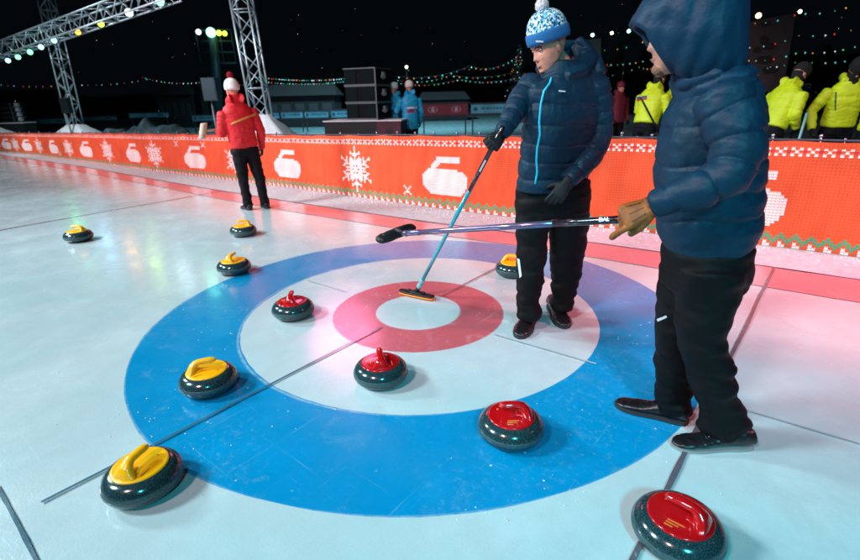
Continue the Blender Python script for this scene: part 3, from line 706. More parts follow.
# ---- teal broom
def shaft_mb(a, b, r0, r1, n=14): mb = MB(); mb.tube([a+(b-a)*t for t in (0, .33, .66, 1)], [r0+(r1-r0)*t for t in (0, .33, .66, 1)], n); return mb
M_teal = mat('teal_lacquer', (.01, .33, .42), .22, coat=.5); M_carb = mat('black_carbon', (.008, .006, .012), .25, coat=.5)
M_mauve = mat('mauve_anodised', (.22, .17, .30), .22, metal=.65); M_joint = mat('pale_teal_plastic', (.20, .42, .46), .35)
M_pad = mat('black_pad_fabric', (.006, .006, .008), .55, bump=.4, bscale=90); M_orange = mat('orange_pad', (.85, .20, .01), .6)
hl, hr_ = gr(400, 290, .03), gr(433.5, 297, .03); hcn = (hl+hr_)/2; hx = (hr_-hl).normalized(); hy = Z.cross(hx)
tb = empty('curling_broom', V((hcn.x, hcn.y, 0)), 'teal curling broom with orange-edged head resting on the red ring', 'broom')
L = (hr_-hl).length/2
mb = MB(); mb.loft([(hcn+hx*t*L-Z*(.017)+V((0, 0, 0)), .034*w, .010, hy) for t, w in ((-1, .5), (-.93, .85), (-.6, 1), (0, 1.02), (.6, 1), (.93, .85), (1, .5))], 16, 3, cap=.3); build('pad', mb, M_orange, tb)
mb = MB(); mb.loft([(hcn+hx*t*L+Z*(.0), .034*w, .009, hy) for t, w in ((-1.0, .5), (-.93, .85), (-.6, 1), (0, 1.02), (.6, 1), (.93, .85), (1.0, .5))], 16, 3, cap=.3)
mb.loft([(hcn+hx*t+Z*.010, .026, .010, hy) for t in (-.05, 0, .05)], 12)
for t in (-.065, .065): mb.lathe([(.010, .005), (.014, .012), (.014, .020), (.008, .026)], hcn+hx*t, 12)
build('broom_head', mb, M_pad, tb)
j0 = hcn+Z*.012; sd_ = (grip1-j0).normalized(); top = grip1+sd_*.10
mb = MB(); mb.tube([j0, j0+sd_*.05, j0+sd_*.07], [.020, .015, .014], 12); mb.ball(j0+sd_*.055, .019, 14, 10); build('swivel', mb, M_pad, tb)
mb = MB(); mb.tube([j0+sd_*.062, j0+sd_*.075, j0+sd_*.105, j0+sd_*.11], [.018, .0215, .0205, .016], 14); mb.tube([j0+sd_*.116, j0+sd_*.122, j0+sd_*.16, j0+sd_*.165], [.017, .020, .0185, .015], 14); build('joint', mb, M_joint, tb)
tot = (top-j0).length; cut = j0+sd_*(tot*.70)
build('shaft', shaft_mb(j0+sd_*.16, cut, .0135, .0135), M_teal, tb); build('grip', shaft_mb(cut+sd_*.001, top, .0138, .0138), M_carb, tb)
def text_on_shaft(txt, c, d, n_, size, m, parent, name='lettering'):
    cu = bpy.data.curves.new('t', 'FONT'); cu.body = txt; cu.size = size; cu.extrude = .0004; cu.align_x = 'CENTER'; cu.align_y = 'CENTER'; cu.offset = .0005
    o = bpy.data.objects.new('t', cu); COL.objects.link(o); bpy.context.view_layer.update()
    me = bpy.data.meshes.new_from_object(o.evaluated_get(bpy.context.evaluated_depsgraph_get())); bpy.data.objects.remove(o)
    d = V(d).normalized(); n_ = (V(n_)-d*V(n_).dot(d)).normalized(); y = n_.cross(d)
    me.transform(Matrix(((d.x, y.x, n_.x, c.x), (d.y, y.y, n_.y, c.y), (d.z, y.z, n_.z, c.z), (0, 0, 0, 1))))
    me.materials.clear(); return link(name, me, m, parent)
bp_ = bvh_of([o for o in tb.children if o.name.startswith('grip')])
mb = MB(); q = j0+sd_*tot*.83; tc_ = (CAM-q); tc_ = (tc_-sd_*tc_.dot(sd_)).normalized(); mb.box(q+tc_*.0132, (.085, .010, .003), (sd_, sd_.cross(tc_), tc_)); build('sticker', mb, M_grey, tb, smooth=False)

# ---- the hooded man on the right
DRm = 1.81
foot = (gr(700, 440)+gr(650, 415))/2; foot.z = 0
man2 = empty('person', foot, 'man in dark blue padded jacket, hood up, holding out a broom in a tan glove', 'person', 'people in navy padded jackets')
YR = -.12
tor2 = [st(695.0, 739.0, 74, DRm+.02, 0.108, YR), st(686.0, 749.0, 86, DRm+.02, 0.167, YR), st(674.0, 754.0, 105, DRm+.02, 0.184, YR), st(665.0, 755.0, 132, DRm+.02, 0.180, YR), st(660.0, 755.0, 165, DRm+.02, 0.176, YR), st(660.5, 754.0, 200, DRm+.02, 0.171, YR), st(663.0, 751.0, 232, DRm+.02, 0.167, YR), st(668.0, 740.0, 250, DRm+.02, 0.158, YR), st(671.0, 734.0, 257, DRm+.02, 0.149, YR)]
tor2.reverse()
arm2 = [(at(722, 96, DRm-.17), .082, .085, HF), (at(733, 125, DRm-.21), .080, .085, HF), (at(737, 152, DRm-.24), .076, .08, HF), (at(727, 176, DRm-.26), .072, .072, HF), (at(700, 189, DRm-.25), .062, .062, HF), (at(675, 197, DRm-.22), .053, .053, HF), (at(655, 204, DRm-.19), .045, .045, HF)]
arm2b = [(at(715, 96, DRm+.17), .08, .08, HF), (at(722, 140, DRm+.24), .07, .07, HF), (at(712, 180, DRm+.26), .065, .065, HF), (at(682, 215, DRm+.16), .055, .055, HF)]
mb = MB(); mb.loft(tor2, 40, 2.5, cap=.12); mb.loft(arm2, 22, cap=.4); mb.loft(arm2b, 18, cap=.4)
mb.loft([st(683, 738, 86, DRm+.0, .12, YR), st(686, 734, 76, DRm+.0, .11, YR), st(682, 738, 66, DRm+.0, .10, YR)], 28, cap=.2)
me = remeshed(mb, .006, 4)
quilt(me, [(pts_of(tor2), .098, .01, 1.), (pts_of(arm2), .098, .05, .8), (pts_of(arm2b), .09, .05, .8)], .008, seed=9., fold=.008, wob=.022)
jack2 = link('jacket', me, M_navy, man2)
far = [st(662, 716, 268, DRm+.08, .10), st(659, 708, 300, DRm+.08, .09), st(657, 702, 335, DRm+.08, .08), st(656, 697, 370, DRm+.08, .072), st(656, 690, 395, DRm+.09, .065), st(655, 689, 410, DRm+.09, .066)]
near = [st(676, 744, 268, DRm-.06, .115), st(677, 735, 300, DRm-.07, .10), st(680, 723, 340, DRm-.08, .085), st(690, 731, 372, DRm-.09, .075), st(698, 738, 400, DRm-.09, .068), st(701, 747, 422, DRm-.09, .068), st(702, 748, 432, DRm-.09, .064)]
pel2 = [st(668, 746, 246, DRm+.01, .155), st(666, 745, 262, DRm+.01, .165), st(663, 741, 282, DRm+.01, .15)]
mb = MB(); mb.loft(pel2, 32, 2.5, cap=.3); mb.loft(far, 22, 2.3, cap=.15); mb.loft(near, 24, 2.3, cap=.15)
me = remeshed(mb, .008, 3); wrinkle(me, .015, (6, 6, 15), seed=5.7, zf=lambda z: 1.3 if z < .4 else .7)
trs2 = link('trousers', me, M_blk, man2)
s1 = shoe(gr(688, 424), gr(614.5, 405), .10, .048, man2, M_shoe, M_sole)
s2 = shoe(gr(752, 446), gr(671, 447), .10, .048, man2, M_shoe, M_solew)
bt = bvh_of([trs2]); patch_on('thigh_print', bt, grid4((657.5, 319), (666.5, 315), (667.5, 317), (658.5, 321.5), 5, 2), M_grey, trs2)
bs = bvh_of([s2])
sw = []
mb = MB()
pts = [onto(bs, x, y, .002)[0] for x, y in ((707, 434), (709, 436.8), (713, 437.2), (717, 435.6), (721, 433.5))]; pts = [p for p in pts if p]
if len(pts) > 2: mb.tube(pts, [.001, .003, .0028, .002, .0008][:len(pts)], 6); build('shoe_mark', mb, M_grey, s2)
# head: profile to the left, chin about (667,68)
hc2 = at(682.5, 32, DRm+.02); f2 = (-HR*.94+HF*.34-Z*.14).normalized()
mb = MB(); H2 = head_mb(mb, hc2, f2, Z+f2*.08, 1.06)
mb.loft([(at(704, 82, DRm+.02), .065, .065, HF), (at(698, 66, DRm+.02), .058, .06, HF), (hc2+HR*.03-Z*.05, .055, .06, HF)], 20)
for lst in (tor2, pel2, far, near, arm2, arm2b): mb.loft([(q[0], q[1]*.62, q[2]*.62, q[3]) for q in lst], 16)
me = remeshed(mb, .0045, 1); link('body', me, M_skin, man2)
C2, f2, u2, r2 = H2; face_bits(C2, f2, u2, r2, man2, 1.06)
M_stub = mat('stubble', (.24, .13, .07), .8, bump=.6, bscale=260)
mb = MB(); mb.ball(C2+(f2*.060-u2*.098)*1.06, (.036, .034, .024), 20, 14, ax=(r2, f2, u2)); me = mb.mesh('beard'); wrinkle(me, .002, (90, 90, 90)); link('beard', me, M_stub, man2)
# hood shell: rings from the face opening to the back of the head
M_hood = mat('navy_hood_nylon', (.0018, .027, .062), .54, spec=.24, var=.12, vscale=14, bump=.55, bscale=38, bdist=.006)
def hood(C, f, u, r, k, parent):
    n = 64; rings = []; NS = 30
    # stations along back axis t: 0 = rim of the opening (in front of the brow), 1 = back of head
    for i in range(NS):
        t = i/(NS-1); y = .114-.29*t
        top = float(np.interp(t, [0, .09, .30, .6, .8, .93, 1], [.038, .088, .158, .186, .168, .120, .06]))
        bot = float(np.interp(t, [0, .15, .4, .7, 1], [-.125, -.150, -.19, -.20, -.19]))
        w = float(np.interp(t, [0, .15, .4, .7, .9, 1], [.085, .108, .128, .125, .090, .045]))
        ring = []
        for j in range(n+1):
            a = R(-166)+R(332)*j/n      # open at the bottom-front, 0 = top
            sx = math.sin(a); cz = math.cos(a)
            lean = (.045 if cz > 0 else .075)*cz*(1-t)   # brim juts forward at the top, opening slopes back to the chin
            zz = (top if cz > 0 else -bot)*math.copysign(abs(cz)**.85, cz)
            xx = w*math.copysign(abs(sx)**.85, sx)
            sq = .010*(abs(math.sin((y+.02*noise.noise((xx*6, zz*6, 2))+.12*cz)*math.pi/.066))**.35-.7) + .007*noise.noise((xx*18, y*18, zz*22)) + .012*noise.noise((xx*7, y*9+zz*9, 4))
            if t < .05: sq = .004
            d = V((xx, 0, zz)).normalized()
            ring.append(C+(r*(xx+d.x*sq)+f*(y+lean)+u*(zz+d.z*sq+.012))*k)
        rings.append(ring)
    mb = MB(); m = n+1; vs = [p for g in rings for p in g]; fs = [(i*m+j, i*m+j+1, (i+1)*m+j+1, (i+1)*m+j) for i in range(NS-1) for j in range(n)]
    mb.add(vs, fs); back = rings[-1]; mb.add(back, [tuple(range(len(back)))])
    me = mb.mesh('hood'); o = link('hood', me, [M_hood, M_navy2], parent)
    bm = bmesh.new(); bm.from_mesh(me); bmesh.ops.remove_doubles(bm, verts=bm.verts, dist=.0005); bmesh.ops.recalc_face_normals(bm, faces=bm.faces); bm.to_mesh(me); bm.free(); me.polygons.foreach_set('use_smooth', [True]*len(me.polygons))
    sol = o.modifiers.new('s', 'SOLIDIFY'); sol.thickness = .020; sol.offset = -1; sol.material_offset = 1; sol.material_offset_rim = 0
    return o
uh = (u2-f2*.05).normalized()
hd = hood(C2, f2, u2, r2, 1.06, jack2)
# collar of the hood running into the shoulders
mb = MB(); mb.loft([st(683, 750, 92, DRm+.02, .17, YR), st(677, 745, 82, DRm+.02, .155, YR), st(675, 741, 73, DRm+.02, .145, YR), st(680, 739, 64, DRm+.02, .135, YR), st(692, 737, 54, DRm+.02, .12, YR)], 32, cap=.1)
me = remeshed(mb, .0075, 3); quilt(me, [([(at(705, 96, DRm), .1), (at(705, 50, DRm), .1)], .060, .0, 1.)], .010, seed=2., fold=.012, wob=.06); link('hood_collar', me, M_hood, jack2)
# tan glove gripping the silver broom
wr2 = at(652, 206.5, DRm-.185); fd3 = (at(614, 222, DRm-.17)-wr2).normalized()
n3 = (HF*.75-Z*.65).normalized()
G3 = hand(wr2, fd3, n3, 1, 1.12, [(12, 24, 14), (70, 78, 40), (74, 80, 40), (76, 80, 40)], (12, 22), 1.22, spread=.03, voxel=.003, wristback=.045)
s3 = fd3.cross((n3-fd3*n3.dot(fd3)).normalized())
g3 = link('glove', G3, M_tan, man2)
def ringband(c, ax, sd, a, b, w, name, m, parent):
    mb = MB(); ax = V(ax).normalized(); mb.loft([(c-ax*w/2, a, b, sd), (c, a*1.03, b*1.03, sd), (c+ax*w/2, a, b, sd)], 24, 2.5, cap=.05); return build(name, mb, m, parent)
ringband(wr2-fd3*.018, fd3, s3, .0405, .031, .012, 'cuff_trim', M_tan, g3)
st_ = ringband(wr2+fd3*.008, fd3, s3, .0375, .0275, .02, 'strap', M_tan, g3)
mb = MB(); nb = -(n3-fd3*n3.dot(fd3)).normalized(); mb.lathe([(.0005, .003), (.005, .003), (.0065, .0015), (.007, 0)], wr2+fd3*.008+nb*.0275-s3*.010, 14, ax=(fd3, s3, nb)); build('snap_button', mb, M_shoe, st_)
M_tan2 = mat('dark_tan_leather', (.13, .035, .008), .5, var=.2, vscale=25)
mb = MB()
for o_ in (-.021, 0, .021): mb.tube([wr2+fd3*(.030+.012*i)+s3*(o_*(1+.1*i))+nb*(.0225-.0007*i) for i in range(5)], .0013, 6)
build('stitched_seam', mb, M_tan2, g3)
mb = MB(); mb.loft([(wr2+fd3*.008+s3*q+nb*(.0285-abs(q)*.12), .0085, .0016, fd3) for q in (-.026, -.012, 0, .012)], 10, 3); build('strap_tab', mb, M_tan2, g3)
# ---- silver-mauve broom
n3p = (n3-fd3*n3.dot(fd3)).normalized()
grip2 = wr2+fd3*.078+n3p*.030
hd2 = at(402, 233.5, 2.50); sdir = (hd2-grip2).normalized(); butt = grip2-sdir*.035
br2 = empty('curling_broom', V((hd2.x, hd2.y, 0)), 'mauve metallic curling broom with black oval head held in the air across the rings', 'broom')
build('grip', shaft_mb(butt, grip2+sdir*.30, .0142, .0142), M_carb, br2)
build('shaft', shaft_mb(grip2+sdir*.301, hd2-sdir*.035, .0138, .0138), M_mauve, br2)
mb = MB(); mb.tube([hd2-sdir*.14, hd2-sdir*.135, hd2-sdir*.055, hd2-sdir*.05], [.0140, .0155, .0155, .0140], 16); mb.tube([hd2-sdir*.045, hd2-sdir*.03, hd2+sdir*.005], [.0165, .0175, .010], 16); build('collar', mb, M_mauve, br2)
pa, pb = at(378.5, 240.5, 2.44), at(413, 226.5, 2.62); px_ = (pb-pa).normalized(); pc = (pa+pb)/2; pn = (CAM-pc).normalized()*.25+Z*.7; pn = (pn-px_*pn.dot(px_)).normalized(); py_ = pn.cross(px_)
mb = MB(); hl_ = (pb-pa).length/2+.004
mb.loft([(pc+px_*t*hl_, .040*w, .020*w2, py_) for t, w, w2 in ((-1, .45, .5), (-.92, .8, .85), (-.6, 1, 1), (0, 1.0, 1), (.6, 1, 1), (.92, .8, .85), (1, .45, .5))], 22, 2.4, cap=.5)
o = remeshed(mb, .005, 3); wrinkle(o, .003, (25, 25, 25), 3); pad = link('pad', o, M_pad, br2)
mb = MB(); mb.loft([(pc+px_*t*hl_+pn*.017, .022*w, .010, py_) for t, w in ((-.7, .6), (0, 1), (.7, .6))], 16, cap=.5); mb.tube([hd2-sdir*.02, pc+pn*.02], [.013, .018], 12); build('broom_head', mb, M_pad, br2)
tcam = (CAM-grip2).normalized()
def shaft_txt(txt, tt, size, m):
    q = grip2+sdir*tt; nn = (CAM-q); nn = (nn-sdir*nn.dot(sdir)).normalized(); nn = (nn+Z*.25); nn = (nn-sdir*nn.dot(sdir)).normalized()
    text_on_shaft(txt, q+nn*.0144, -sdir, nn, size, m, br2)
M_white = mat('white_print', (.8, .82, .85), .5)
shaft_txt('DAL', .085, .021, M_white)
for tt in (.46, .50, .62, .93): shaft_txt('- - --', tt, .012, M_carb)

# ---- generic smaller figures, metric and posed
M_red = mat('red_jacket', (.62, .010, .018), .6, var=.1, vscale=10, bump=.3, bscale=60); M_yelj = mat('hi_vis_yellow', (.62, .74, .01), .55, var=.1, vscale=9, bump=.3, bscale=50)
M_bluej = mat('bright_blue_jacket', (.01, .38, .68), .5, var=.08, vscale=9); M_maroon = mat('maroon_coat', (.16, .01, .03), .7); M_blackhat = mat('black_wool', (.006, .006, .008), .9)
M_wht = mat('white_wool_hat', (.72, .70, .68), .9, bump=.6, bscale=90); M_rpom = mat('red_wool', (.30, .004, .02), .95); M_black2 = mat('dark_cloth', (.002, .0025, .005), .75, spec=.2)
def figure(name, foot, face, H, jm, label, armsL, armsR, lean=0., headpitch=0., hat=None, hatm=None, headyaw=0., hem=.80, puff=.006, group=None, legs=None, voxel=.011, bare=True, hoodd=True, tilt=0., ctop=1.535, scarf=None):
    """face: heading angle; arms: list of 3 local points (x right, y forward, z up) shoulder-elbow-wrist in metres for H=1.75"""
    k = H/1.75; X = V((math.sin(face), -math.cos(face), 0)); Yf = V((math.cos(face), math.sin(face), 0)); foot = V(foot)
    root = empty(name, foot, label, 'person', group)
    bend = lambda z: max(0, z-.9)*lean
    def W(x, y, z): y2 = y+bend(z); z2 = z-(max(0, z-.9)*(1-math.cos(lean)) if lean else 0); return foot+(X*(x+tilt*z)+Yf*y2+Z*z2)*k
    S_ = lambda x, y, z, a, b: (W(x, y, z), a*k, b*k, X)
    legs = legs or ((-.10, 0), (.10, 0))
    lb = []
    for (lx, ly) in legs:
        sx = -1 if lx < 0 else 1
        lb.append([S_(sx*.09, 0, .86, .10, .11), S_(sx*.09+(lx-sx*.09)*.4, ly*.4, .60, .085, .09), S_(lx, ly*.75, .40, .07, .075), S_(lx, ly, .16, .062, .066), S_(lx, ly, .06, .07, .074)])
    mb = MB(); mb.loft([S_(0, 0, .98, .165, .115), S_(0, 0, .88, .18, .125), S_(0, 0, .80, .16, .11)], 20, cap=.3)
    for l in lb: mb.loft(l, 16, cap=.2)
    me = remeshed(mb, voxel, 2); wrinkle(me, .012, (7, 7, 14), foot.x); link('trousers', me, M_black2, root)
    tr = [S_(0, 0, hem, .185, .135), S_(0, 0, .95, .19, .14), S_(0, 0, 1.10, .185, .14), S_(0, 0, 1.25, .20, .145), S_(0, -.005, 1.36, .205, .13), S_(0, -.01, 1.43, .16, .10), S_(0, 0, 1.49, .085, .085), S_(0, .0, ctop, .080, .082)]
    mb = MB(); mb.loft(tr, 28, 2.4, cap=.1); ch = [(pts_of(tr), .13, .02, 1.)]
    wr_ = []
    for sx, arm in ((-1, armsL), (1, armsR)):
        p = [W(*q) for q in arm]; m1 = (p[0]+p[1])/2; m2 = (p[1]+p[2])/2
        sd = X if abs((p[1]-p[0]).normalized().dot(X)) < .8 else Yf
        al = [(p[0], .078*k, .08*k, sd), (m1, .070*k, .07*k, sd), (p[1], .063*k, .063*k, sd), (m2, .056*k, .056*k, sd), (p[2], .047*k, .047*k, sd)]
        mb.loft(al, 16, cap=.4); ch.append((pts_of(al), .11, 0, .8)); wr_.append((p[2], (p[2]-p[1]).normalized()))
    if hoodd: mb.loft([S_(-.08, .03, 1.48, .045, .05), S_(-.065, -.07, 1.53, .06, .065), S_(.065, -.07, 1.53, .06, .065), S_(.08, .03, 1.48, .045, .05)], 14)
    me = remeshed(mb, voxel, 2); quilt(me, ch, puff, seed=foot.y, fold=.010, wob=.03); j = link('jacket', me, jm, root)
    # head and body
    hfw = Matrix.Rotation(headyaw, 3, 'Z') @ Yf; hfw = (hfw*math.cos(headpitch)-Z*math.sin(headpitch)).normalized()
    hc_ = W(0, .02+.05*math.sin(headpitch), 1.635-.02*math.sin(abs(headpitch)))
    mb = MB(); HH = head_mb(mb, hc_, hfw, Z, k)
    mb.loft([(W(0, 0, 1.40), .06*k, .06*k, X), (W(0, 0, 1.50), .055*k, .055*k, X), (hc_-Z*.05*k-hfw*.02*k, .05*k, .055*k, X)], 14)
    mb.loft([(q[0], q[1]*.6, q[2]*.6, q[3]) for q in tr], 14)
    for l in lb: mb.loft([(q[0], q[1]*.6, q[2]*.6, q[3]) for q in l], 10)
    me = remeshed(mb, .008, 0); link('body', me, M_skin, root)
    C_, f_, u_, r_ = HH
    if scarf: mb = MB(); mb.loft([(W(0, 0, 1.46), .082*k, .084*k, X), (W(0, .01, 1.53), .076*k, .08*k, X), (C_-Z*.075*k-f_*.035*k, .07*k, .078*k, X), (C_-f_*.045*k-u_*.01*k, .066*k, .06*k, X)], 18); build('neck_warmer', mb, scarf, root)
    if hat:
        mb = MB(); n = 40
        prof = [(.100, .0), (.110, .006), (.110, .046), (.106, .058), (.103, .085), (.091, .112), (.066, .135), (.03, .15), (.002, .153)]
        mb.rings([[C_+(r_*(g*.86*math.sin(2*math.pi*q/n))+f_*(g*math.cos(2*math.pi*q/n)-.008)+u_*z_)*k for q in range(n)] for g, z_ in prof])
        ho = build('hat', mb, hatm, root)
        if hat == 'pom': pompom(C_+u_*.185*k, .046*k, M_rpom, ho, 300)
        if hat == 'cap':
            mb = MB(); mb.loft([(C_+(f_*y+u_*z_)*k, w*k, .006, r_) for y, z_, w in ((.07, .045, .07), (.13, .035, .055), (.155, .030, .03))], 12, cap=.3); build('peak', mb, hatm, ho)
    for (w_, d_), sx in zip(wr_, (-1, 1)):
        me = hand(w_, d_, -X*sx*.8+Yf*.2, sx if False else (1 if sx > 0 else -1), k*1.0, [(30, 35, 20)]*4, (25, 20), 1.2, voxel=.005); link('glove', me, M_glove, root)
    for (lx, ly) in legs:
        a = W(lx, ly-.08, 0); b = W(lx+(.03 if lx > 0 else -.03), ly+.20, 0); shoe(a, b, .10, .05, root, M_shoe, M_sole, tongue=False)
    return root, j, W
down = lambda sx, o=.0: [(sx*.20, 0, 1.36), (sx*.27, -.02, 1.09), (sx*.27, .07+o, .85)]
# the person in red: back turned, facing away to the left
pr_ = gr(257, 209)
face = math.atan2((HF*.78-HR*.62).y, (HF*.78-HR*.62).x)
rp, rj, W = figure('person', (pr_.x, pr_.y, 0), face, 1.70, M_red, 'person in red jacket and white pompom hat with back turned, near the banner', [(-.19, 0, 1.34), (-.26, .02, 1.08), (-.22, .26, 1.10)], down(1), hat='pom', hatm=M_wht, headyaw=.15, legs=((-.10, .04), (.12, -.04)), tilt=-.055, voxel=.009, hem=.89, ctop=1.575, puff=.002)
sb_ = bvh_of([rj])
mb = MB(); pp = [onto(sb_, x, y, .004)[0] for x, y in ((231.5, 124), (236, 122), (241, 120), (247, 117.5), (252, 115.3), (256, 113.5))]; pp = [p for p in pp if p]
M_gold = mat('tan_strap', (.60, .30, .06), .6)
if len(pp) > 3: mb.loft([(p, .012, .004, Z) for p in pp], 8, 3); build('strap', mb, M_gold, rp)
# wooden mallet in the left hand
mh = at(203, 131, 6.62); hh = at(219, 129.5, 6.72); md = (hh-mh).normalized()
ml = empty('wooden_mallet', V((mh.x, mh.y, 0)), 'wooden mallet held up in the left hand of the person in red', 'mallet')
M_wood = mat('pale_wood', (.50, .30, .17), .6, var=.2, vscale=18)
M_wood2 = mat('mallet_head_wood', (.48, .36, .28), .6, var=.2, vscale=18)
ax_ = (Z*.93+HR*.25+HF*.1).normalized(); mb = MB(); mb.lathe([(.0005, -.10), (.038, -.10), (.043, -.094), (.043, .094), (.038, .10), (.0005, .10)], mh, 20, ax=(md, ax_.cross(md).normalized(), ax_)); build('mallet_head', mb, M_wood2, ml, angle=40)
mb = MB(); mb.tube([mh+md*.0, mh+md*.1, hh+md*.04], [.014, .014, .016], 10); build('handle', mb, M_wood, ml)

def flag_patch(t, x0, y0, x1, y1, parent, cols, dy=0.):
    n = len(cols)
    for i, c in enumerate(cols):
        a = y0+(y1-y0)*i/n; b = y0+(y1-y0)*(i+1)/n
        patch_on('flag_stripe', t, grid4((x0, a), (x1, a+dy), (x1, b+dy), (x0, b), 3, 2), c, parent, .004)
M_fw = mat('white_patch', (.7, .7, .7), .6); M_fb = mat('blue_patch', (.02, .04, .25), .6); M_fr = mat('red_patch', (.5, .01, .02), .6); M_fg = mat('teal_patch', (.15, .5, .4), .6); M_fd = mat('dark_green_patch', (.01, .10, .07), .6)
YG = 'stewards in yellow high-visibility jackets behind the banner'
def place(px, hy, H, dz=0.):
    d = ray(px, hy); q = CAM+d*((H-CAM.z)/d.z); return V((q.x, q.y, 0))
def hdg(a, b): v = HR*a+HF*b; return math.atan2(v.y, v.x)
# pair by the hooded man
p1 = at(643, 140, 8.4); p1.z = 0
q1, j1, _ = figure('person', p1, hdg(.8, .6), 1.80, M_yelj, 'yellow-jacketed steward seen from behind with a flag patch, just left of the hooded man', [(-.2, 0, 1.36), (-.25, .1, 1.12), (-.15, .3, 1.02)], [(.2, 0, 1.36), (.27, .08, 1.1), (.2, .27, .98)], lean=.30, headpitch=.5, hat='knit', hatm=M_blackhat, group=YG, hem=.93, scarf=M_blackhat)
t = bvh_of([j1]); flag_patch(t, 637, 93, 647, 101, j1, [M_fg, M_fw, M_fb, M_fr], -1.5)
p2 = at(674, 140, 8.7); p2.z = 0
q2, j2, _ = figure('person', p2, hdg(-.75, -.5), 1.80, M_yelj, 'yellow-jacketed steward almost hidden behind the shoulder of the hooded man', [(-.2, 0, 1.36), (-.27, .08, 1.1), (-.2, .25, 1.0)], [(.2, 0, 1.36), (.27, .08, 1.1), (.2, .25, 1.0)], lean=.2, headpitch=.4, hat='knit', hatm=M_blackhat, group=YG, hem=.93, scarf=M_blackhat)
p3 = at(767, 142, 6.9); p3.z = 0
q3, j3, _ = figure('person', p3, hdg(.95, .25), 1.80, M_yelj, 'yellow-jacketed steward bent forward in profile, right of the hooded man', [(-.2, 0, 1.36), (-.24, .16, 1.14), (-.12, .32, 1.40)], [(.2, 0, 1.36), (.24, .02, 1.10), (.18, .2, .93)], lean=.35, headpitch=.7, hat='knit', hatm=M_blackhat, group=YG, hem=.93, scarf=M_blackhat)
t = bvh_of([j3]); flag_patch(t, 770, 84, 776, 93, j3, [M_fd, M_fg, M_fd], 1.)
p4 = at(832, 143, 6.9); p4.z = 0
q4, j4, _ = figure('person', p4, hdg(-.25, -.97), 1.80, M_yelj, 'yellow-jacketed steward facing the rink with head bowed, at the right edge', [(-.2, 0, 1.36), (-.30, .02, 1.12), (-.24, .1, .88)], [(.2, 0, 1.36), (.34, .0, 1.12), (.33, .12, .90)], lean=.12, headpitch=.85, hat='knit', hatm=M_blackhat, group=YG, hem=.93, scarf=M_blackhat)
t = bvh_of([j4]); mb = MB(); pp = [onto(t, x, y, .004)[0] for x, y in ((836, 74), (836, 82), (836, 92), (835.5, 101), (835.5, 110))]; pp = [p for p in pp if p]
if len(pp) > 2: mb.tube(pp, .008, 6); build('zip', mb, M_fd, j4)
p5 = at(616, 130, 12.5); p5.z = 0
figure('person', p5, hdg(.3, -.9), 1.68, M_maroon, 'dim distant person in a maroon coat beyond the banner between the two navy jackets', down(-1), down(1), hat='knit', hatm=M_maroon, voxel=.016)
GB = 'crew in bright blue jackets beside the loudspeakers'
p6 = at(411, 137, 12.3); p6.z = 0
q6, j6, _ = figure('person', p6, hdg(-.35, .9), 1.80, M_bluej, 'blue-jacketed crew member seen from behind with a flag patch, right of the loudspeakers', [(-.2, 0, 1.36), (-.30, .1, 1.12), (-.2, .32, 1.1)], down(1), hat='knit', hatm=M_wht, group=GB, hem=.72)
t = bvh_of([j6]); flag_patch(t, 407, 107, 416.5, 113, j6, [M_fw, M_fb, M_fr], -.5)
p7 = at(396.5, 137, 12.9); p7.z = 0
q7, j7, _ = figure('person', p7, hdg(-.6, -.8), 1.78, M_bluej, 'blue-jacketed crew member facing the rink, reaching to the loudspeakers', [(-.2, 0, 1.36), (-.30, .15, 1.2), (-.2, .36, 1.2)], [(.2, 0, 1.36), (.36, .2, 1.34), (.50, .45, 1.42)], hat='knit', hatm=M_wht, group=GB)
# stewards' brooms
def stick(a, b, r_, m, label, headm=None, hd=True):
    c = V(b); o = empty('curling_broom', V((c.x, c.y, 0)), label, 'broom', 'brooms carried by the stewards'); build('shaft', shaft_mb(V(a), V(b), r_, r_, 8), m, o)
    if hd: mb = MB(); mb.loft([(V(b)+HR*t, .035, .016, HF) for t in (-.1, 0, .1)], 10); build('broom_head', mb, M_pad, o)
a = at(641, 98, 8.0); stick(a, at(660, 134, 8.1), .016, M_pad, 'black broom slanting across the back of the left yellow jacket')
stick(at(807, 113, 6.6), at(794, 156, 6.5), .016, M_joint, 'pale broom held low by the steward at the right edge')

# ------------------------------------------------------------------ truss towers and the stage lamps
M_alu = mat('aluminium_truss', (.50, .62, .68), .35, metal=.55)
def truss(name, a, b, w, label, sd=None, step=None, group=None):
    a = V(a); b = V(b); t = (b-a).normalized(); L = (b-a).length; sd = V(sd or HR); sd = (sd-t*sd.dot(t)).normalized(); o = t.cross(sd); h = w/2
    root = empty(name, a, label, 'truss', group); C4 = [sd*h+o*h, -sd*h+o*h, -sd*h-o*h, sd*h-o*h]
    mb = MB()
    for c in C4: mb.tube([a+c, b+c], w*.065, 8)
    build('main_tubes', mb, M_alu, root); step = step or w*1.05; n = int(L/step); mb = MB()
    for i in range(n):
        p = a+t*step*i; q = a+t*min(L, step*(i+1))
        for j in range(4):
            c, d = C4[j], C4[(j+1) % 4]
            if (i+j) % 2: c, d = d, c
            mb.tube([p+c, q+d], w*.032, 5)
            if i % 4 == 0: mb.tube([p+c, p+d], w*.036, 5)
    build('bracing', mb, M_alu, root); return root
GT = 'aluminium lighting truss'
def up_to(px0, py0, px1, py1, D):
    a = at(px0, py0, D); b = at(px1, py1, D); return a, b
a, b = at(77, 133, 19), at(43, -14, 19); a.z = 0; truss('truss_tower', a, b, .36, 'slanting aluminium truss tower at the far left, rising from a white cover', group=GT)
a, b = at(266, 134, 13.4), at(236, -32, 13.4); a.z = 0; truss('truss_tower', a, b, .42, 'nearer aluminium truss tower beside the person in red', group=GT)
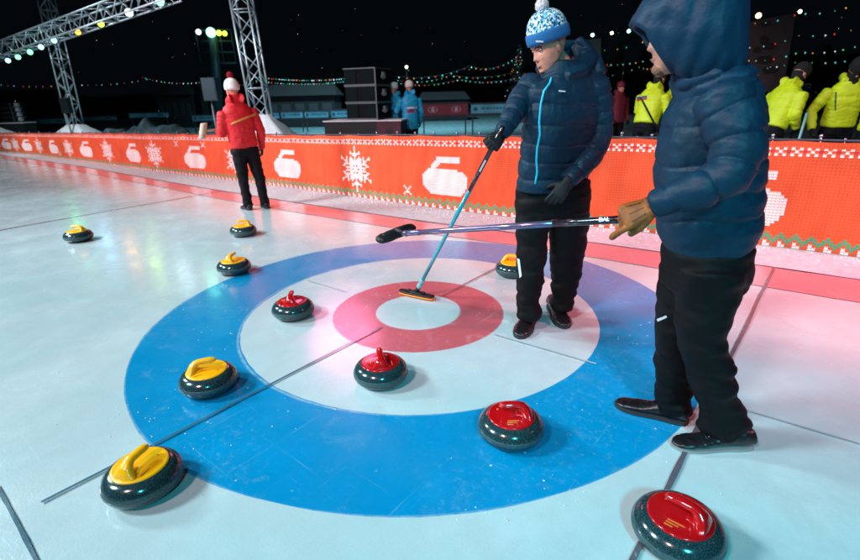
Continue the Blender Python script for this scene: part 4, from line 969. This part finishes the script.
ha, hb = at(-70, 76, 22.5), at(172, -10, 14.0); truss('overhead_truss', ha, hb, .42, 'long overhead aluminium truss carrying coloured lamps at the upper left', sd=Z, group=GT)
M_case = mat('black_housing', (.01, .012, .014), .5)
def lampm(n, c, s): return mat('lamp_'+n, c, .3, emit=c, es=s)
def glow_lamp(p, aim, r_, m, label, name='stage_lamp', group='coloured lamps along the overhead truss', yoke=True):
    d = (V(aim)-V(p)).normalized(); o = empty(name, p, label, 'lamp', group); x = d.orthogonal().normalized(); y = d.cross(x)
    mb = MB(); mb.lathe([(.0005, -r_*2.4), (r_*.7, -r_*2.3), (r_*1.05, -r_*1.2), (r_*1.15, 0), (r_*1.02, .0)], p, 16, ax=(x, y, d)); build('housing', mb, M_case, o)
    mb = MB(); mb.lathe([(.0005, r_*.12), (r_*.6, r_*.1), (r_, -.003)], p, 16, ax=(x, y, d), caps=False); build('lens', mb, m, o)
    if yoke: mb = MB(); mb.tube([p+x*r_*1.3, p+x*r_*1.3+Z*r_*2.8, p-x*r_*1.3+Z*r_*2.8, p-x*r_*1.3], r_*.12, 5); build('yoke', mb, M_case, o)
    return o
LW = {'blue_white': (.25, .62, 1.), 'green': (.15, 1., .35), 'orange': (1., .38, .04), 'yellow': (.7, 1., .05), 'white': (.7, .93, 1.), 'mint': (.25, 1., .6)}
lamps = [(8, 60.5, 'blue_white', 'leftmost'), (18, 57, 'green', 'second from the left'), (30, 52, 'green', 'third from the left'), (41, 47, 'blue_white', 'fourth from the left'), (54, 40.5, 'blue_white', 'in front of the truss tower'), (78, 32, 'orange', ''), (101, 24, 'yellow', ''), (129, 12.5, 'white', 'largest'), (160, 1.5, 'mint', 'cut by the top of the picture')]
for px, py, c, w in lamps:
    t = (px+70)/242.; Dx = 1/((1-t)/22.5+t/14.0)
    r_ = .085 if px < 120 else .11
    names = {'blue_white': 'pale blue', 'mint': 'mint green'}
    glow_lamp(at(px, py, Dx), (0, -1, .5), r_, lampm(c, LW[c], 4), ('%s glowing %s lamp hanging under the overhead truss' % (w, names.get(c, c))).strip())
# a small dark camera or fixture under the truss
# white covers over the tower feet
M_tarp = mat('white_tarpaulin', (.80, .84, .88), .6, var=.06, vscale=3)
def tarp(c, half, h, tip, label):
    c = V(c); mb = MB(); n = 24; rings = []
    for i in range(9):
        t = i/8; rad = half*(1-t)+tip*t; z = h*t
        ring = []
        for j in range(n*2):
            a = 2*math.pi*j/(n*2); k_ = 1/max(abs(math.cos(a)), abs(math.sin(a)))**.8; d = HR*math.cos(a)*k_+HF*math.sin(a)*k_
            ring.append(c+d*rad*(1+.03*noise.noise((a*3, t*4, c.x)))+Z*(z+.03*noise.noise((a*4, t*5, 2))))
        rings.append(ring)
    mb.rings(rings); tag(build('tarpaulin_cover', mb, M_tarp), label, 'cover', 'white covers at the truss feet')
c = at(78, 133, 18.8); tarp((c.x, c.y, 0), 1.15, .80, .22, 'white pyramid cover under the left truss tower')
c = at(266, 134, 13.2); tarp((c.x, c.y, 0), 1.25, 1.12, .16, 'white pyramid cover behind the person in red')
c = at(-10, 134, 19.6); tarp((c.x, c.y, 0), 1.3, .75, .25, 'white pyramid cover cut by the left edge of the picture')

# ------------------------------------------------------------------ loudspeakers, cases
M_cab = mat('black_cabinet_paint', (.003, .005, .006), .7, spec=.12, var=.2, vscale=6); M_grl = mat('dark_teal_grille', (.005, .012, .014), .8, spec=.1, bump=.6, bscale=80)
M_edge = mat('worn_metal_edge', (.13, .17, .19), .5, metal=.4); M_horn = mat('pale_horn', (.45, .55, .58), .4)
def cabinet(c, xa, ya, w, d, h, label, group):
    o = empty('line_array_speaker', c, label, 'loudspeaker', group); c = V(c)
    mb = MB(); mb.box(c+Z*h/2, (w, d, h*.97), (xa, ya, Z)); build('cabinet', mb, M_cab, o, smooth=False)
    for s in (-1, 1): mb = MB(); mb.box(c+xa*s*w*.29-ya*(d/2+.008)+Z*h/2, (w*.36, .014, h*.84), (xa, ya, Z)); build('grille', mb, M_grl, o, smooth=False)
    mb = MB()
    for z_ in (.03*h, .97*h):
        mb.box(c-ya*(d/2+.006)+Z*z_, (w+.02, .02, h*.06), (xa, ya, Z)); mb.box(c+xa*(w/2+.006)+Z*z_, (.02, d+.012, h*.06), (xa, ya, Z))
    mb.box(c+xa*(w/2+.002)-ya*(d/2+.002)+Z*h/2, (.026, .026, h*.98), (xa, ya, Z)); build('edge_trim', mb, M_edge, o, smooth=False)
    mb = MB(); q = c+xa*(w/2+.012)+Z*h*.55; mb.loft([(q+ya*math.cos(a_)*.13+Z*(-.05*math.sin(a_)), .012, .018*math.sin(a_)+.004, xa) for a_ in [math.pi*i/8 for i in range(9)]], 8); mb.box(q+Z*.03+ya*.02, (.012, .20, .11), (xa, ya, Z)); build('side_handle', mb, M_horn if True else M_case, o)
    return o
xa = (HR*.93-HF*.36).normalized(); ya = Z.cross(xa)
GS = 'three line array speakers stacked on the dark case'
cc = at(370, 117, 12.45)
for i, w in enumerate(('bottom', 'middle', 'top')):
    z0 = .99+i*.375
    cabinet(V((cc.x, cc.y, z0)), xa, ya, .80, .80, .37, '%s line array speaker of the stack on the dark stage case' % w, GS)
# stage cases below
def case(name, c, xa, ya, w, d, h, m, label, cat, extra=True):
    o = empty(name, c, label, cat); c = V(c); mb = MB(); mb.box(c+Z*h/2, (w, d, h), (xa, ya, Z)); build('case_body', mb, m, o, smooth=False)
    mb = MB(); mb.box(c+Z*(h+.012), (w+.05, d+.05, .024), (xa, ya, Z)); build('snowy_top', mb, M_tarp, o, smooth=False); return o
M_sub = mat('black_case', (.008, .012, .014), .7, var=.3, vscale=4); M_mcase = mat('maroon_case', (.07, .012, .03), .55, var=.25, vscale=5)
xb = (HR*.985-HF*.17).normalized(); yb = Z.cross(xb)
c = at(359, 137, 12.2); case('subwoofer', V((c.x, c.y, 0)), xb, yb, 1.32, 1.0, .96, M_sub, 'long black subwoofer case topped with snow under the speaker stack', 'loudspeaker')
c = at(394, 137, 12.0); mc = case('road_case', V((c.x, c.y, 0)), xb, yb, .56, .95, .96, M_mcase, 'maroon equipment case topped with snow beside the black case', 'case')
mb = MB(); mb.box(V((c.x, c.y, .70))-yb*.476, (.17, .012, .17), (xb, yb, Z)); build('recess', mb, M_case, mc, smooth=False)
mb = MB(); mb.box(V((c.x, c.y, .63))-yb*.484, (.12, .012, .02), (xb, yb, Z)); build('handle', mb, M_edge, mc, smooth=False)
# far left stack
GF = 'small stacked speakers at the far left'
cc = at(17, 125, 22.0)
for i, w in enumerate(('lowest', 'second', 'third', 'top')):
    cabinet(V((cc.x, cc.y, .86+i*.19)), (HR*.95-HF*.3).normalized(), Z.cross((HR*.95-HF*.3).normalized()), .62, .5, .18, '%s speaker of the small distant stack at the far left' % w, GF)
c = at(20.5, 133, 21.6); case('road_case', V((c.x, c.y, 0)), HR, HF, .98, .7, .82, M_sub, 'dark case topped with snow under the small distant speaker stack', 'case')
# speaker on a pole and a tall light mast
M_tealbox = mat('dark_teal_paint', (.012, .045, .06), .5, var=.15, vscale=5)
def pole_speaker(px, yt, yb_, D, w, label, m, tilt=0.):
    a = at(px, yt, D); b = at(px, yb_, D); h = (a-b).length; g = V((b.x, b.y, 0)); o = empty('pole_speaker', g, label, 'loudspeaker', 'loudspeakers on poles')
    mb = MB(); mb.box((a+b)/2, (w, w*.9, h), (HR, HF, Z)); build('cabinet', mb, m, o, smooth=False); mb = MB(); mb.box((a+b)/2-HF*w*.46, (w*.85, .02, h*.92), (HR, HF, Z)); build('grille', mb, M_grl if m is M_case else m, o, smooth=False)
    mb = MB(); mb.tube([g, b], .03, 8); build('pole', mb, M_edge, o); return o
pole_speaker(211.5, 78, 100.5, 14, .36, 'teal loudspeaker on a pole behind the head of the person in red', M_tealbox)
pole_speaker(66, 98, 113, 18.2, .24, 'small dark loudspeaker on a pole against the left truss tower', M_case)
o = empty('light_mast', (0, 0, 0), 'dark floodlight mast with four bright lamps above the person in red', 'light mast'); a = at(213, 90, 32); a.z = 0; o.location = a; top_ = at(213, 30, 32)
mb = MB(); mb.tube([a, top_], [.35, .25], 10); build('mast', mb, M_tealbox, o)
mb = MB()
for z_ in (0, .6, 1.2, 1.8): mb.tube([top_+HR*-1.1-Z*z_, top_+HR*1.1-Z*z_], .05, 6)
for x_ in (-1.05, -.35, .35, 1.05): mb.tube([top_+HR*x_, top_+HR*x_-Z*1.8], .045, 6)
build('lamp_frame', mb, M_tealbox, o)
for px, py, r_, c in ((198.5, 32, .13, 'white'), (211, 32.5, .24, 'mint'), (219, 33, .13, 'yellow'), (224.8, 33.5, .12, 'yellow')):
    p = at(px, py, 31.6); d = (V((0, 0, 0))-p).normalized(); x = d.orthogonal().normalized(); mb = MB(); mb.lathe([(.0005, .03), (r_*.7, .02), (r_, 0), (r_*1.1, -.1), (.0005, -.25)], p, 14, ax=(x, d.cross(x), d)); build('floodlight', mb, lampm(c, LW[c], 4), o)
# distant floodlights at right
def far_mast(px, py, D, r_, c, label, g='floodlights beyond the rink on the right'):
    p = at(px, py, D); o = empty('floodlight', V((p.x, p.y, 0)), label, 'lamp', g); mb = MB(); mb.tube([V((p.x, p.y, 0))+HF*.2, p+HF*.2], .05, 6); build('pole', mb, M_case, o)
    d = (V((1, 0, 0))-p).normalized(); x = d.orthogonal().normalized(); mb = MB(); mb.lathe([(.0005, .05), (r_*.7, .03), (r_, 0)], p, 14, ax=(x, d.cross(x), d), caps=False); build('lens', mb, lampm(c, LW.get(c, (1, .6, .35)), 5), o)
    mb = MB(); mb.lathe([(r_*1.1, .0), (r_*1.1, -.2), (.02, -.35)], p, 14, ax=(x, d.cross(x), d), caps=True); build('housing', mb, M_case, o)
LW['warm'] = (1., .55, .32); LW['cream'] = (1., .95, .62); LW['cyan'] = (.4, 1., 1.)
far_mast(592.5, 35, 34, .10, 'cyan', 'cyan-white floodlight nearest the beanie of the man in navy')
far_mast(611.8, 33, 34, .09, 'cream', 'cream floodlight between two cyan-white ones')
far_mast(628.8, 31, 34, .10, 'cyan', 'cyan-white floodlight just left of the hood of the man at the right')
far_mast(758.5, 15.5, 30, .14, 'warm', 'warm orange floodlight above the tall grey poster')
far_mast(800, 11.5, 30, .09, 'cream', 'small cream floodlight high at the right')
far_mast(406.5, 67, 34, .09, 'cream', 'small cream lamp above the blue jackets by the loudspeakers')
# tall poster panel right, tall panel behind the floodlights
M_poster = mat('grey_poster', (.20, .195, .21), .8, var=.25, vscale=.6); M_pfig = mat('dark_print_figures', (.10, .095, .105), .8)
def panel(name, corners, D, m, label, cat, thick=.15):
    P = [at(x, y, D) for x, y in corners]; mb = MB(); Q = [p+HF*thick for p in P]; mb.add(P+Q, [(0, 1, 2, 3), (7, 6, 5, 4), (0, 4, 5, 1), (1, 5, 6, 2), (2, 6, 7, 3), (3, 7, 4, 0)]); return tag(build(name, mb, m, smooth=False), label, cat)
pn_ = panel('poster', [(748, 22), (796, 13), (783, 92), (741, 92)], 24, M_poster, 'tall dim grey poster with dark shapes behind the stewards', 'poster')
rnd = random.Random(3); mb = MB()
for (x, y, w_, h_) in ((766, 24, 9, 3), (764, 40, 7, 6), (769, 46, 10, 5), (757, 50, 6, 4), (764, 60, 14, 6), (770, 70, 12, 5)):
    c = at(x, y, 23.97); k_ = 24/484.
    vs = [c+HR*(w_*k_*.6*math.cos(a_)*(1+.35*noise.noise((math.cos(a_)*2, math.sin(a_)*2, x))))+Z*(h_*k_*.6*math.sin(a_)*(1+.35*noise.noise((math.cos(a_)*3, math.sin(a_)*3, y)))) for a_ in [2*math.pi*i/20 for i in range(20)]]
    mb.rings([vs, [v-HF*.02 for v in vs]])
build('dark_print', mb, M_pfig, pn_, smooth=False)
M_pale = mat('pale_green_panel', (.09, .17, .16), .8, var=.3, vscale=.8)
panel('display_panel', [(586, 40), (601, 38), (601, 104), (588, 104)], 26, M_pale, 'narrow dim green panel beneath the cyan floodlight', 'panel')

# ------------------------------------------------------------------ advertising boards on the far side
M_adb = mat('pale_blue_board', (.07, .33, .46), .6, var=.2, vscale=3); M_adw = mat('pale_board_print', (.28, .50, .58), .6); M_adm = mat('maroon_board', (.16, .012, .035), .6, var=.2, vscale=3); M_adf = mat('dark_board_frame', (.02, .02, .035), .7); M_adp = mat('pink_print', (.42, .28, .34), .6)
M_addk = mat('navy_print', (.01, .06, .12), .6)
def board(x0, x1, y0, y1, D, m, label, kind):
    P = at(x0, y0, D); Q = at(x1, y0, D); B1 = at(x0, y1, D); xa = (Q-P); xa.z = 0; w = xa.length; xa.normalize(); h = P.z-B1.z; c = (P+Q)/2; c.z = P.z-h/2; na = HF
    o = empty('advertising_board', V((c.x, c.y, 0)), label, 'advertising board', 'advertising boards on the far side of the rink')
    mb = MB(); mb.box(c, (w, .06, h), (xa, na, Z)); build('panel', mb, m, o, smooth=False)
    mb = MB(); mb.box(c+Z*(h/2+.03), (w+.1, .09, .06), (xa, na, Z)); mb.box(c-Z*(h/2+.03), (w+.1, .09, .06), (xa, na, Z))
    for s in (-1, 1): mb.box(V((c.x, c.y, (c.z-h/2)/2))+xa*s*w*.45, (.05, .05, c.z-h/2), (xa, na, Z))
    build('frame', mb, M_adf, o, smooth=False); mb = MB(); rr = random.Random(int(x0))
    if kind == 'text':
        mb.lathe([(.0005, .0), (h*.22, 0), (h*.22, .01)], c-xa*w*.38-na*.035, 16, ax=(xa, Z, -na))
        x = -w*.22
        while x < w*.42:
            l = rr.uniform(.04, .13); mb.box(c+xa*(x+l/2)-na*.034+Z*h*.06, (l, .012, h*.16), (xa, na, Z)); x += l+.05
        build('print', mb, M_addk, o, smooth=False)
    elif kind == 'orn':
        for k_ in range(2):
            q = c+xa*(w*(-.25+.5*k_))-na*.034
            for i in range(14):
                a_ = 2*math.pi*i/14; rad = h*.34; mb.lathe([(.0005, 0), (h*.055, 0), (h*.05, .01)], q+xa*math.cos(a_)*rad*1.25+Z*math.sin(a_)*rad*.75, 8, ax=(xa, Z, -na))
            mb.lathe([(.0005, 0), (h*.17, 0), (h*.17, .01)], q-Z*h*.03, 12, ax=(xa, Z, -na)); mb.box(q+Z*h*.17, (h*.22, .012, h*.06), (xa, na, Z))
            build('ornament', mb, M_adp, o, smooth=False); mb = MB()
    elif kind == 'plain':
        mb.box(c+xa*w*.3-na*.034, (w*.16, .012, h*.35), (xa, na, Z)); build('print', mb, M_addk, o, smooth=False)
DB = 25
board(25, 67, 119.5, 124, 26, M_adb, 'long pale blue board left of the left truss tower', 'plain')
board(79, 116, 117, 120.5, 29, M_adw if False else M_adb, 'pale blue board right of the left truss tower', 'plain')
board(129, 168, 113.5, 117.5, 28, M_adb, 'pale blue board behind the dark snow heap', 'plain')
board(192, 219, 115.5, 121, 26, M_adb, 'blue board just left of the person in red', 'text')
board(266, 278.5, 112.5, 118.5, DB, M_adb, 'short blue board next to the nearer truss tower', 'text')
board(281, 302.5, 112, 118.2, DB, M_adb, 'second blue board from the nearer truss tower, with a round emblem', 'text')
board(304.5, 328, 111.5, 117.8, DB, M_adb, 'third blue board from the nearer truss tower', 'text')
board(331, 352, 110.5, 117.5, DB, M_adb, 'blue board partly behind the speaker stack', 'text')
board(421, 468, 104.5, 115.5, 19.5, M_adm, 'maroon board with two pink ornaments right of the blue jackets', 'orn')
board(471, 508, 104.5, 113.5, 19.5, M_adb, 'pale blue board with lettering between maroon board and the beanie man', 'text')
board(776, 800, 104, 116, 15, M_adm, 'dim maroon board between the two right-hand stewards', 'orn')
# low kerbs of snow on the far field
M_bank = mat('dark_snow', (.045, .095, .115), .9, var=.5, vscale=5, bump=1., bscale=9)  # dark blue-green base colour, varied at random
def ridge(x0, x1, y, D, h, dpt, label, name='snow_bank', m=None, seed=0.):
    mb = MB(); a = at(x0, y, D); b = at(x1, y, D); n = 70; rings = []
    for i in range(n+1):
        t = i/n; c = a+(b-a)*t; c.z = 0; e = math.sin(math.pi*t)**.3 if 0 < t < 1 else .02; ring = []
        hh = h*(e*(.80+.35*noise.noise((t*4.5, seed, 0))+.12*noise.noise((t*16, seed, 4))))
        for j in range(18):
            u_ = j/17*2-1; ring.append(c+HF*u_*dpt*max(.1, e)+Z*(max(0, hh*(1-abs(u_)**1.6)*(1+.25*noise.noise((t*12, u_*3, seed))))-.02))
        rings.append(ring)
    m_ = len(rings[0]); mb.add([p for r in rings for p in r], [(i*m_+j, i*m_+j+1, (i+1)*m_+j+1, (i+1)*m_+j) for i in range(n) for j in range(m_-1)]); return tag(build(name, mb, m or M_bank), label, 'snow')
ridge(97, 196, 134, 17, 1.02, 1.6, 'dark bluish heap of shovelled snow behind the banner at the left', 'snow_heap', seed=4.)
ridge(270, 345, 124, 20, .20, .25, 'low line of snow in front of the blue boards', seed=7.)
ridge(414, 520, 124, 16, .14, .2, 'low line of snow in front of the maroon board', seed=9.)

# ------------------------------------------------------------------ dim buildings, hill and trees beyond
M_hill = mat('dark_hill', (.010, .008, .010), .9, var=.6, vscale=.25)
mb = MB(); n = 90; A_ = []; B_ = []
for i in range(n+1):
    t = i/n; px = -250+1400*t; d = ray(px, 90); d.z = 0; d.normalize(); D = 70; hh = 5+4.*noise.noise((t*6, 0, 0))+ (6*max(0, t-.55)*2) + 1.5*noise.noise((t*25, 0, 3))
    A_.append(CAM.xy.to_3d()+d*(D)); B_.append(CAM.xy.to_3d()+d*(D+30)+Z*max(2, hh))
mb.add(A_+B_, [(i, i+1, n+2+i, n+1+i) for i in range(n)]); tag(build('hill', mb, M_hill), kind='structure')
M_bd = mat('dim_building', (.012, .014, .017), .9, var=.3, vscale=1.); M_rf = mat('dim_canopy', (.028, .03, .034), .9); M_win = mat('dim_window', (.03, .04, .05), .5)
def pavilion(x0, x1, yt, yb_, D, label, gable=True):
    a = at(x0, yb_, D); b = at(x1, yb_, D); xa = (b-a); xa.z = 0; w = xa.length; xa.normalize(); top = at(x0, yt, D).z; c = (a+b)/2; c.z = 0; hw = top*.72
    o = empty('pavilion', c, label, 'pavilion'); mb = MB(); mb.box(c+HF*1.2+Z*hw/2, (w*.92, 2.4, hw), (xa, HF, Z)); build('wall', mb, M_bd, o, smooth=False)
    mb = MB(); q = [c-xa*w/2-HF*.3+Z*hw, c+xa*w/2-HF*.3+Z*hw, c+xa*w/2+HF*2.7+Z*hw, c-xa*w/2+HF*2.7+Z*hw]; r1, r2 = c-xa*w*.42+HF*1.2+Z*top, c+xa*w*.42+HF*1.2+Z*top
    mb.add(q+[r1, r2], [(0, 1, 5, 4), (1, 2, 5), (2, 3, 4, 5), (3, 0, 4), (3, 2, 1, 0)]); build('roof', mb, M_rf, o, smooth=False)
    for i in range(5):
        mb = MB(); mb.box(c-xa*(w*.36-w*.18*i)+Z*hw*.55-HF*.01, (w*.12, .04, hw*.4), (xa, HF, Z)); build('window', mb, M_win, o, smooth=False)
pavilion(262, 338, 84, 108, 30, 'dim long tent-roofed pavilion behind the blue boards')
pavilion(418, 470, 92, 108, 34, 'dim low pavilion behind the maroon board')
pavilion(158, 196, 82, 116, 33, 'dim stage building behind the snow heap')
pavilion(-30, 60, 98, 118, 36, 'dim low building at the far left')
# dark conifers / bare trees to the right
M_leaf = mat('dark_needles', (.012, .022, .020), .9); M_trunk = mat('dark_bark', (.02, .015, .012), .9)
def conifer(base, h, w, label, bulbs=0, seed=1, group=None, cat='tree'):
    rnd = random.Random(seed); base = V(base); o = empty('conifer', base, label, cat, group); mb = MB(); mb.tube([base, base+Z*h*.97], [h*.02, .01], 7); build('trunk', mb, M_trunk, o); mb = MB()
    for i in range(2600):
        t = rnd.random()**1.25*.97+.03; z = h*(.08+.92*t); rad = w*(1-t)**.9*(.35+.65*abs(math.sin(t*38+seed)))*rnd.uniform(.45, 1); a_ = rnd.uniform(0, 2*math.pi); d = V((math.cos(a_), math.sin(a_), 0)); p = base+d*rad+Z*(z-rad*.35); l = w*.14; s_ = V((-d.y, d.x, 0))*l*.22
        mb.add([p-d*l*.3+s_, p-d*l*.3-s_, p+d*l-Z*l*.35], [(0, 1, 2)])
    build('crown', mb, M_leaf, o, smooth=False)
    if bulbs:
        for i in range(bulbs):
            t = rnd.random(); z = h*(.1+.9*t); rad = w*(1-t)*.95; a_ = rnd.uniform(0, 2*math.pi); d = V((math.cos(a_), math.sin(a_), 0)); b_ = link('bulb', BULB[rnd.choice([0, 1, 1, 2, 4])], None, None, base+d*rad+Z*(z-rad*.3)); b_.scale = (.6, .6, .6); b_.parent = o; b_.matrix_parent_inverse = Matrix.Translation(-base)
    return o
BULB = []
for i, (nm, c) in enumerate((('red', (1, .05, .03)), ('teal', (.1, .8, .75)), ('amber', (1., .42, .06)), ('green', (.08, .85, .3)), ('white', (.75, .95, 1.)))):
    mb = MB(); mb.ball((0, 0, 0), (.03, .03, .036), 8, 6); me = mb.mesh('bulb_'+nm); me.materials.append(mat('bulb_'+nm, c, .3, emit=c, es=.9)); BULB.append(me)
b_ = at(517, 112, 30); b_.z = 0; ht = at(517, 44, 30).z; conifer(b_, ht, 1.15, 'tall dark conifer dotted with lights behind the beanie man', 70, 3)
for i, (px, yt, D, w, lb) in enumerate(((560, 46, 40, 2.2, 'dark conifer behind the shoulder of the beanie man'), (640, 44, 38, 2.6, 'dark conifer between the two men in navy'), (615, 52, 44, 2.2, 'dark conifer left of the pair of stewards'), (812, 44, 36, 2.4, 'dark conifer behind the right-hand stewards'), (855, 36, 38, 2.6, 'dark conifer at the right edge of the picture'))):
    q = at(px, 112, D); q.z = 0; conifer(q, at(px, yt, D).z, w, lb, 0, 10+i, 'dark conifers beyond the rink')
# strings of coloured lights
def light_string(pts, D0, D1, nb, label, sag=.5, seed=1, sc=1.):
    rnd = random.Random(seed); P = [at(x, y, D0+(D1-D0)*i/(len(pts)-1)) for i, (x, y) in enumerate(pts)]; W_ = []
    for a, b in zip(P[:-1], P[1:]):
        for i in range(16): t = i/16; W_.append(a+(b-a)*t-Z*sag*4*t*(1-t))
    W_.append(P[-1]); o = empty('light_string', P[0], label, 'string lights', 'strings of coloured lights over the far side'); mb = MB(); mb.tube(W_, .006, 4); w = build('wire', mb, M_case, o)
    for i in range(nb):
        t = (i+.5+rnd.uniform(-.2, .2))/nb*(len(W_)-1); k_ = int(t); p = W_[k_]+(W_[min(k_+1, len(W_)-1)]-W_[k_])*(t-k_)
        b = link('bulb', BULB[rnd.choice([0, 1, 1, 2, 3, 4, 4, 1])], None, None, p-Z*.04); s_ = sc*rnd.uniform(.3, .8); b.scale = (s_,)*3; b.parent = o; b.matrix_parent_inverse = Matrix.Translation(-P[0])
light_string([(-10, 83), (70, 84), (150, 78)], 34, 30, 22, 'sparse string of tiny lights crossing behind the left truss tower', .15, 1)
light_string([(140, 76), (205, 81), (262, 80)], 30, 26, 34, 'dense string of tiny lights behind the light mast', .2, 2)
light_string([(255, 76), (345, 78)], 26, 26, 36, 'string of tiny lights above the long pavilion', .12, 3)
light_string([(255, 80), (345, 81)], 25, 25, 30, 'lower string of tiny lights above the long pavilion', .12, 4)
light_string([(395, 76), (470, 66), (515, 58)], 27, 24, 20, 'rising string of coloured lights left of the lit conifer, the topmost one', .25, 5, 1.1)
light_string([(395, 79), (450, 75), (522, 70)], 28, 25, 22, 'second string of coloured lights left of the lit conifer', .2, 6)
light_string([(395, 82), (460, 79), (522, 76)], 29, 26, 28, 'lowest string of coloured lights left of the lit conifer', .2, 7)
light_string([(586, 47), (650, 38), (690, 30)], 26, 22, 10, 'string of lights passing just under the cyan floodlights', .25, 8, 1.2)
light_string([(586, 62), (660, 56)], 26, 24, 12, 'string of lights above the pair of stewards', .2, 9, 1.1)
light_string([(584, 75), (640, 66), (665, 60)], 27, 24, 13, 'lowest string of lights above the pair of stewards', .2, 10)
light_string([(736, 20), (800, 12), (872, -4)], 18, 16, 10, 'high string of lights at the upper right passing the orange floodlight', .15, 11)
light_string([(736, 46), (800, 34), (872, 22)], 20, 18, 11, 'string of lights crossing the top of the grey poster', .15, 12)
light_string([(736, 58), (800, 51), (872, 40)], 20, 18, 14, 'string of lights crossing the middle of the grey poster', .15, 13)
light_string([(736, 66), (800, 60), (872, 54)], 21, 19, 14, 'string of lights crossing low over the grey poster', .15, 14)
# falling snow: far too many flakes to count
rnd = random.Random(12); mb = MB()
for i in range(130):
    px, py, D = rnd.uniform(-40, 900), rnd.uniform(-30, 130), rnd.uniform(3.6, 16); p = at(px, py, D)
    if p.z < .3: continue
    r_ = rnd.uniform(.0015, .0045)*(D/8)**.5; mb.ball(p, r_, 5, 4)
tag(build('falling_snow', mb, mat('snowflake', (.85, .9, .95), .8)), 'tiny snowflakes drifting in the dark air over the rink', 'snow', kind='stuff')
# lumps of shaved ice along the walkway
rnd = random.Random(5); mb = MB()
for i in range(900):
    s = rnd.uniform(-2, 12); p = fpt(s); q = p+V((rnd.gauss(0, .02), -.10-abs(rnd.gauss(0, .16)), .012)); r_ = rnd.uniform(.003, .010); mb.ball(q, (r_*1.5, r_*1.3, r_), 6, 4)
tag(build('snow_crumbs', mb, mat('snow_crumb', (.6, .62, .66), .9)), 'crumbs of snow along the foot of the banner', 'snow', kind='stuff')

rnd = random.Random(9); mb = MB()
for i in range(900):
    a_ = rnd.uniform(0, 2*math.pi); q = rnd.choice([rnd.uniform(.3, 3.2), rnd.gauss(1.83, .05), rnd.gauss(1.5, .2)]); x, y = q*math.cos(a_), q*math.sin(a_)
    if y > 1.8 or noise.noise((x*1.7, y*1.7, 2)) < rnd.uniform(-.1, .25): continue
    r_ = rnd.uniform(.0010, .0032); mb.ball((x, y, r_*.3), (r_*rnd.uniform(1, 2.4), r_*rnd.uniform(1, 1.6), r_*.5), 6, 4)
tag(build('ice_shavings', mb, mat('snow_crumb', (.6, .62, .66), .9)), 'fine white ice shavings scattered over the painted rings', 'snow', kind='stuff')

# ------------------------------------------------------------------ light: assumed unseen floodlights, truss lamp beams and added fill spots
w = bpy.data.worlds.new('World'); S.world = w; w.use_nodes = True; bg_ = w.node_tree.nodes['Background']; bg_.inputs[0].default_value = (.35, .75, 1.0, 1); bg_.inputs[1].default_value = .0024
def spot(p, aim, W_, col, size=70, blend=.7, rad=.25):
    l = bpy.data.lights.new('floodlight', 'SPOT'); l.energy = W_; l.color = col; l.spot_size = R(size); l.spot_blend = blend; l.shadow_soft_size = rad  # same type for assumed floodlights, truss lamps and added fill spots
    o = bpy.data.objects.new('lamp_or_fill_beam', l); COL.objects.link(o); o.location = p; o.rotation_euler = (V(aim)-V(p)).to_track_quat('-Z', 'Y').to_euler(); return o
K = .36
spot((-6.0, -8.0, 7.5), (-1.3, -.5, 0), 13800*K, (.69, .95, 1.0), 58, .9, 1.0)          # main white bank, left
spot((-12.0, -4.5, 7.5), (-2.8, -.2, 0), 11500*K, (.72, .95, 1.0), 66, .8, .9)
spot((1.0, -7.5, 7.0), (-1.0, 3.2, .8), 7600*K, (1.0, .70, .72), 58, .8, .6)        # unseen front light on the banner, tinted to turn the back ice pink
spot((-6.5, -7.5, 7.0), (-8.5, 2.8, .7), 9500*K, (1.0, .68, .74), 80, .8, .6)  # second unseen front light, tinted pink, for the left of the banner
spot((-10.0, 7.5, 6.5), (-1.4, 1.4, 0), 950*K, (1.0, .24, .48), 44, 1., 1.2)            # red-pink lamp, far side
spot((7.5, 3.6, 6.0), (2.4, 2.6, 0), 15000*K, (1.0, .20, .30), 42, 1., .5)            # red-orange lamp, right
spot((6.0, -5.5, 5.5), (3.3, -.7, 0), 5500*K, (.08, .85, 1.), 60, 1., .5)           # teal lamp, lower right
spot((-15.0, -5.0, 7.0), (-12.5, 1.2, 0), 8500*K, (.84, .96, 1.0), 90, .7, .6)
spot((5.5, 1.0, 6.5), (2.2, 5.6, 1.0), 1500*K, (.95, 1.0, .85), 60, .8, .25)         # stewards
spot((-3.0, 5.5, 6.5), (-6.8, 10.8, .9), 1600*K, (.55, .95, 1.0), 60, .8, .25)        # added fill on loudspeakers and crew
spot((-14.0, 14.0, 9.0), (-18, 19, 0), 16000*K, (.45, .88, 1.0), 120, .8, .3)          # added fill to lift the far field
spot((-12.0, -2.0, 7.0), (-20.4, 3.4, .6), 9000*K, (.8, .95, 1.0), 36, .8, .3)         # added spot to brighten cover and tower at the far left
spot((-6.0, -.5, 7.0), (-9.6, 5.0, .8), 3800*K, (.8, .95, 1.0), 34, .8, .3)         # added to whiten the cover and tower by the person in red
spot((-9.0, 0.0, 4.0), (-12.5, 3.5, 5.0), 500*K, (.7, .95, 1.0), 110, .8, .3)         # added wash that lights the truss, without a fixture
for (px, py, c) in ((54, 40.5, 'blue_white'), (78, 32, 'orange'), (101, 24, 'yellow'), (129, 12.5, 'white'), (160, 1.5, 'mint'), (30, 52, 'green')):
    t = (px+70)/242.; Dx = 1/((1-t)/22.5+t/14.0); p = at(px, py, Dx-.35); spot(p, (-1.5, .5, 0), 28*K, LW[c], 40, .8, .12)

S.render.engine = 'CYCLES'
S.view_settings.view_transform = 'Standard'; S.view_settings.look = 'None'; S.view_settings.exposure = .12; S.view_settings.gamma = 1
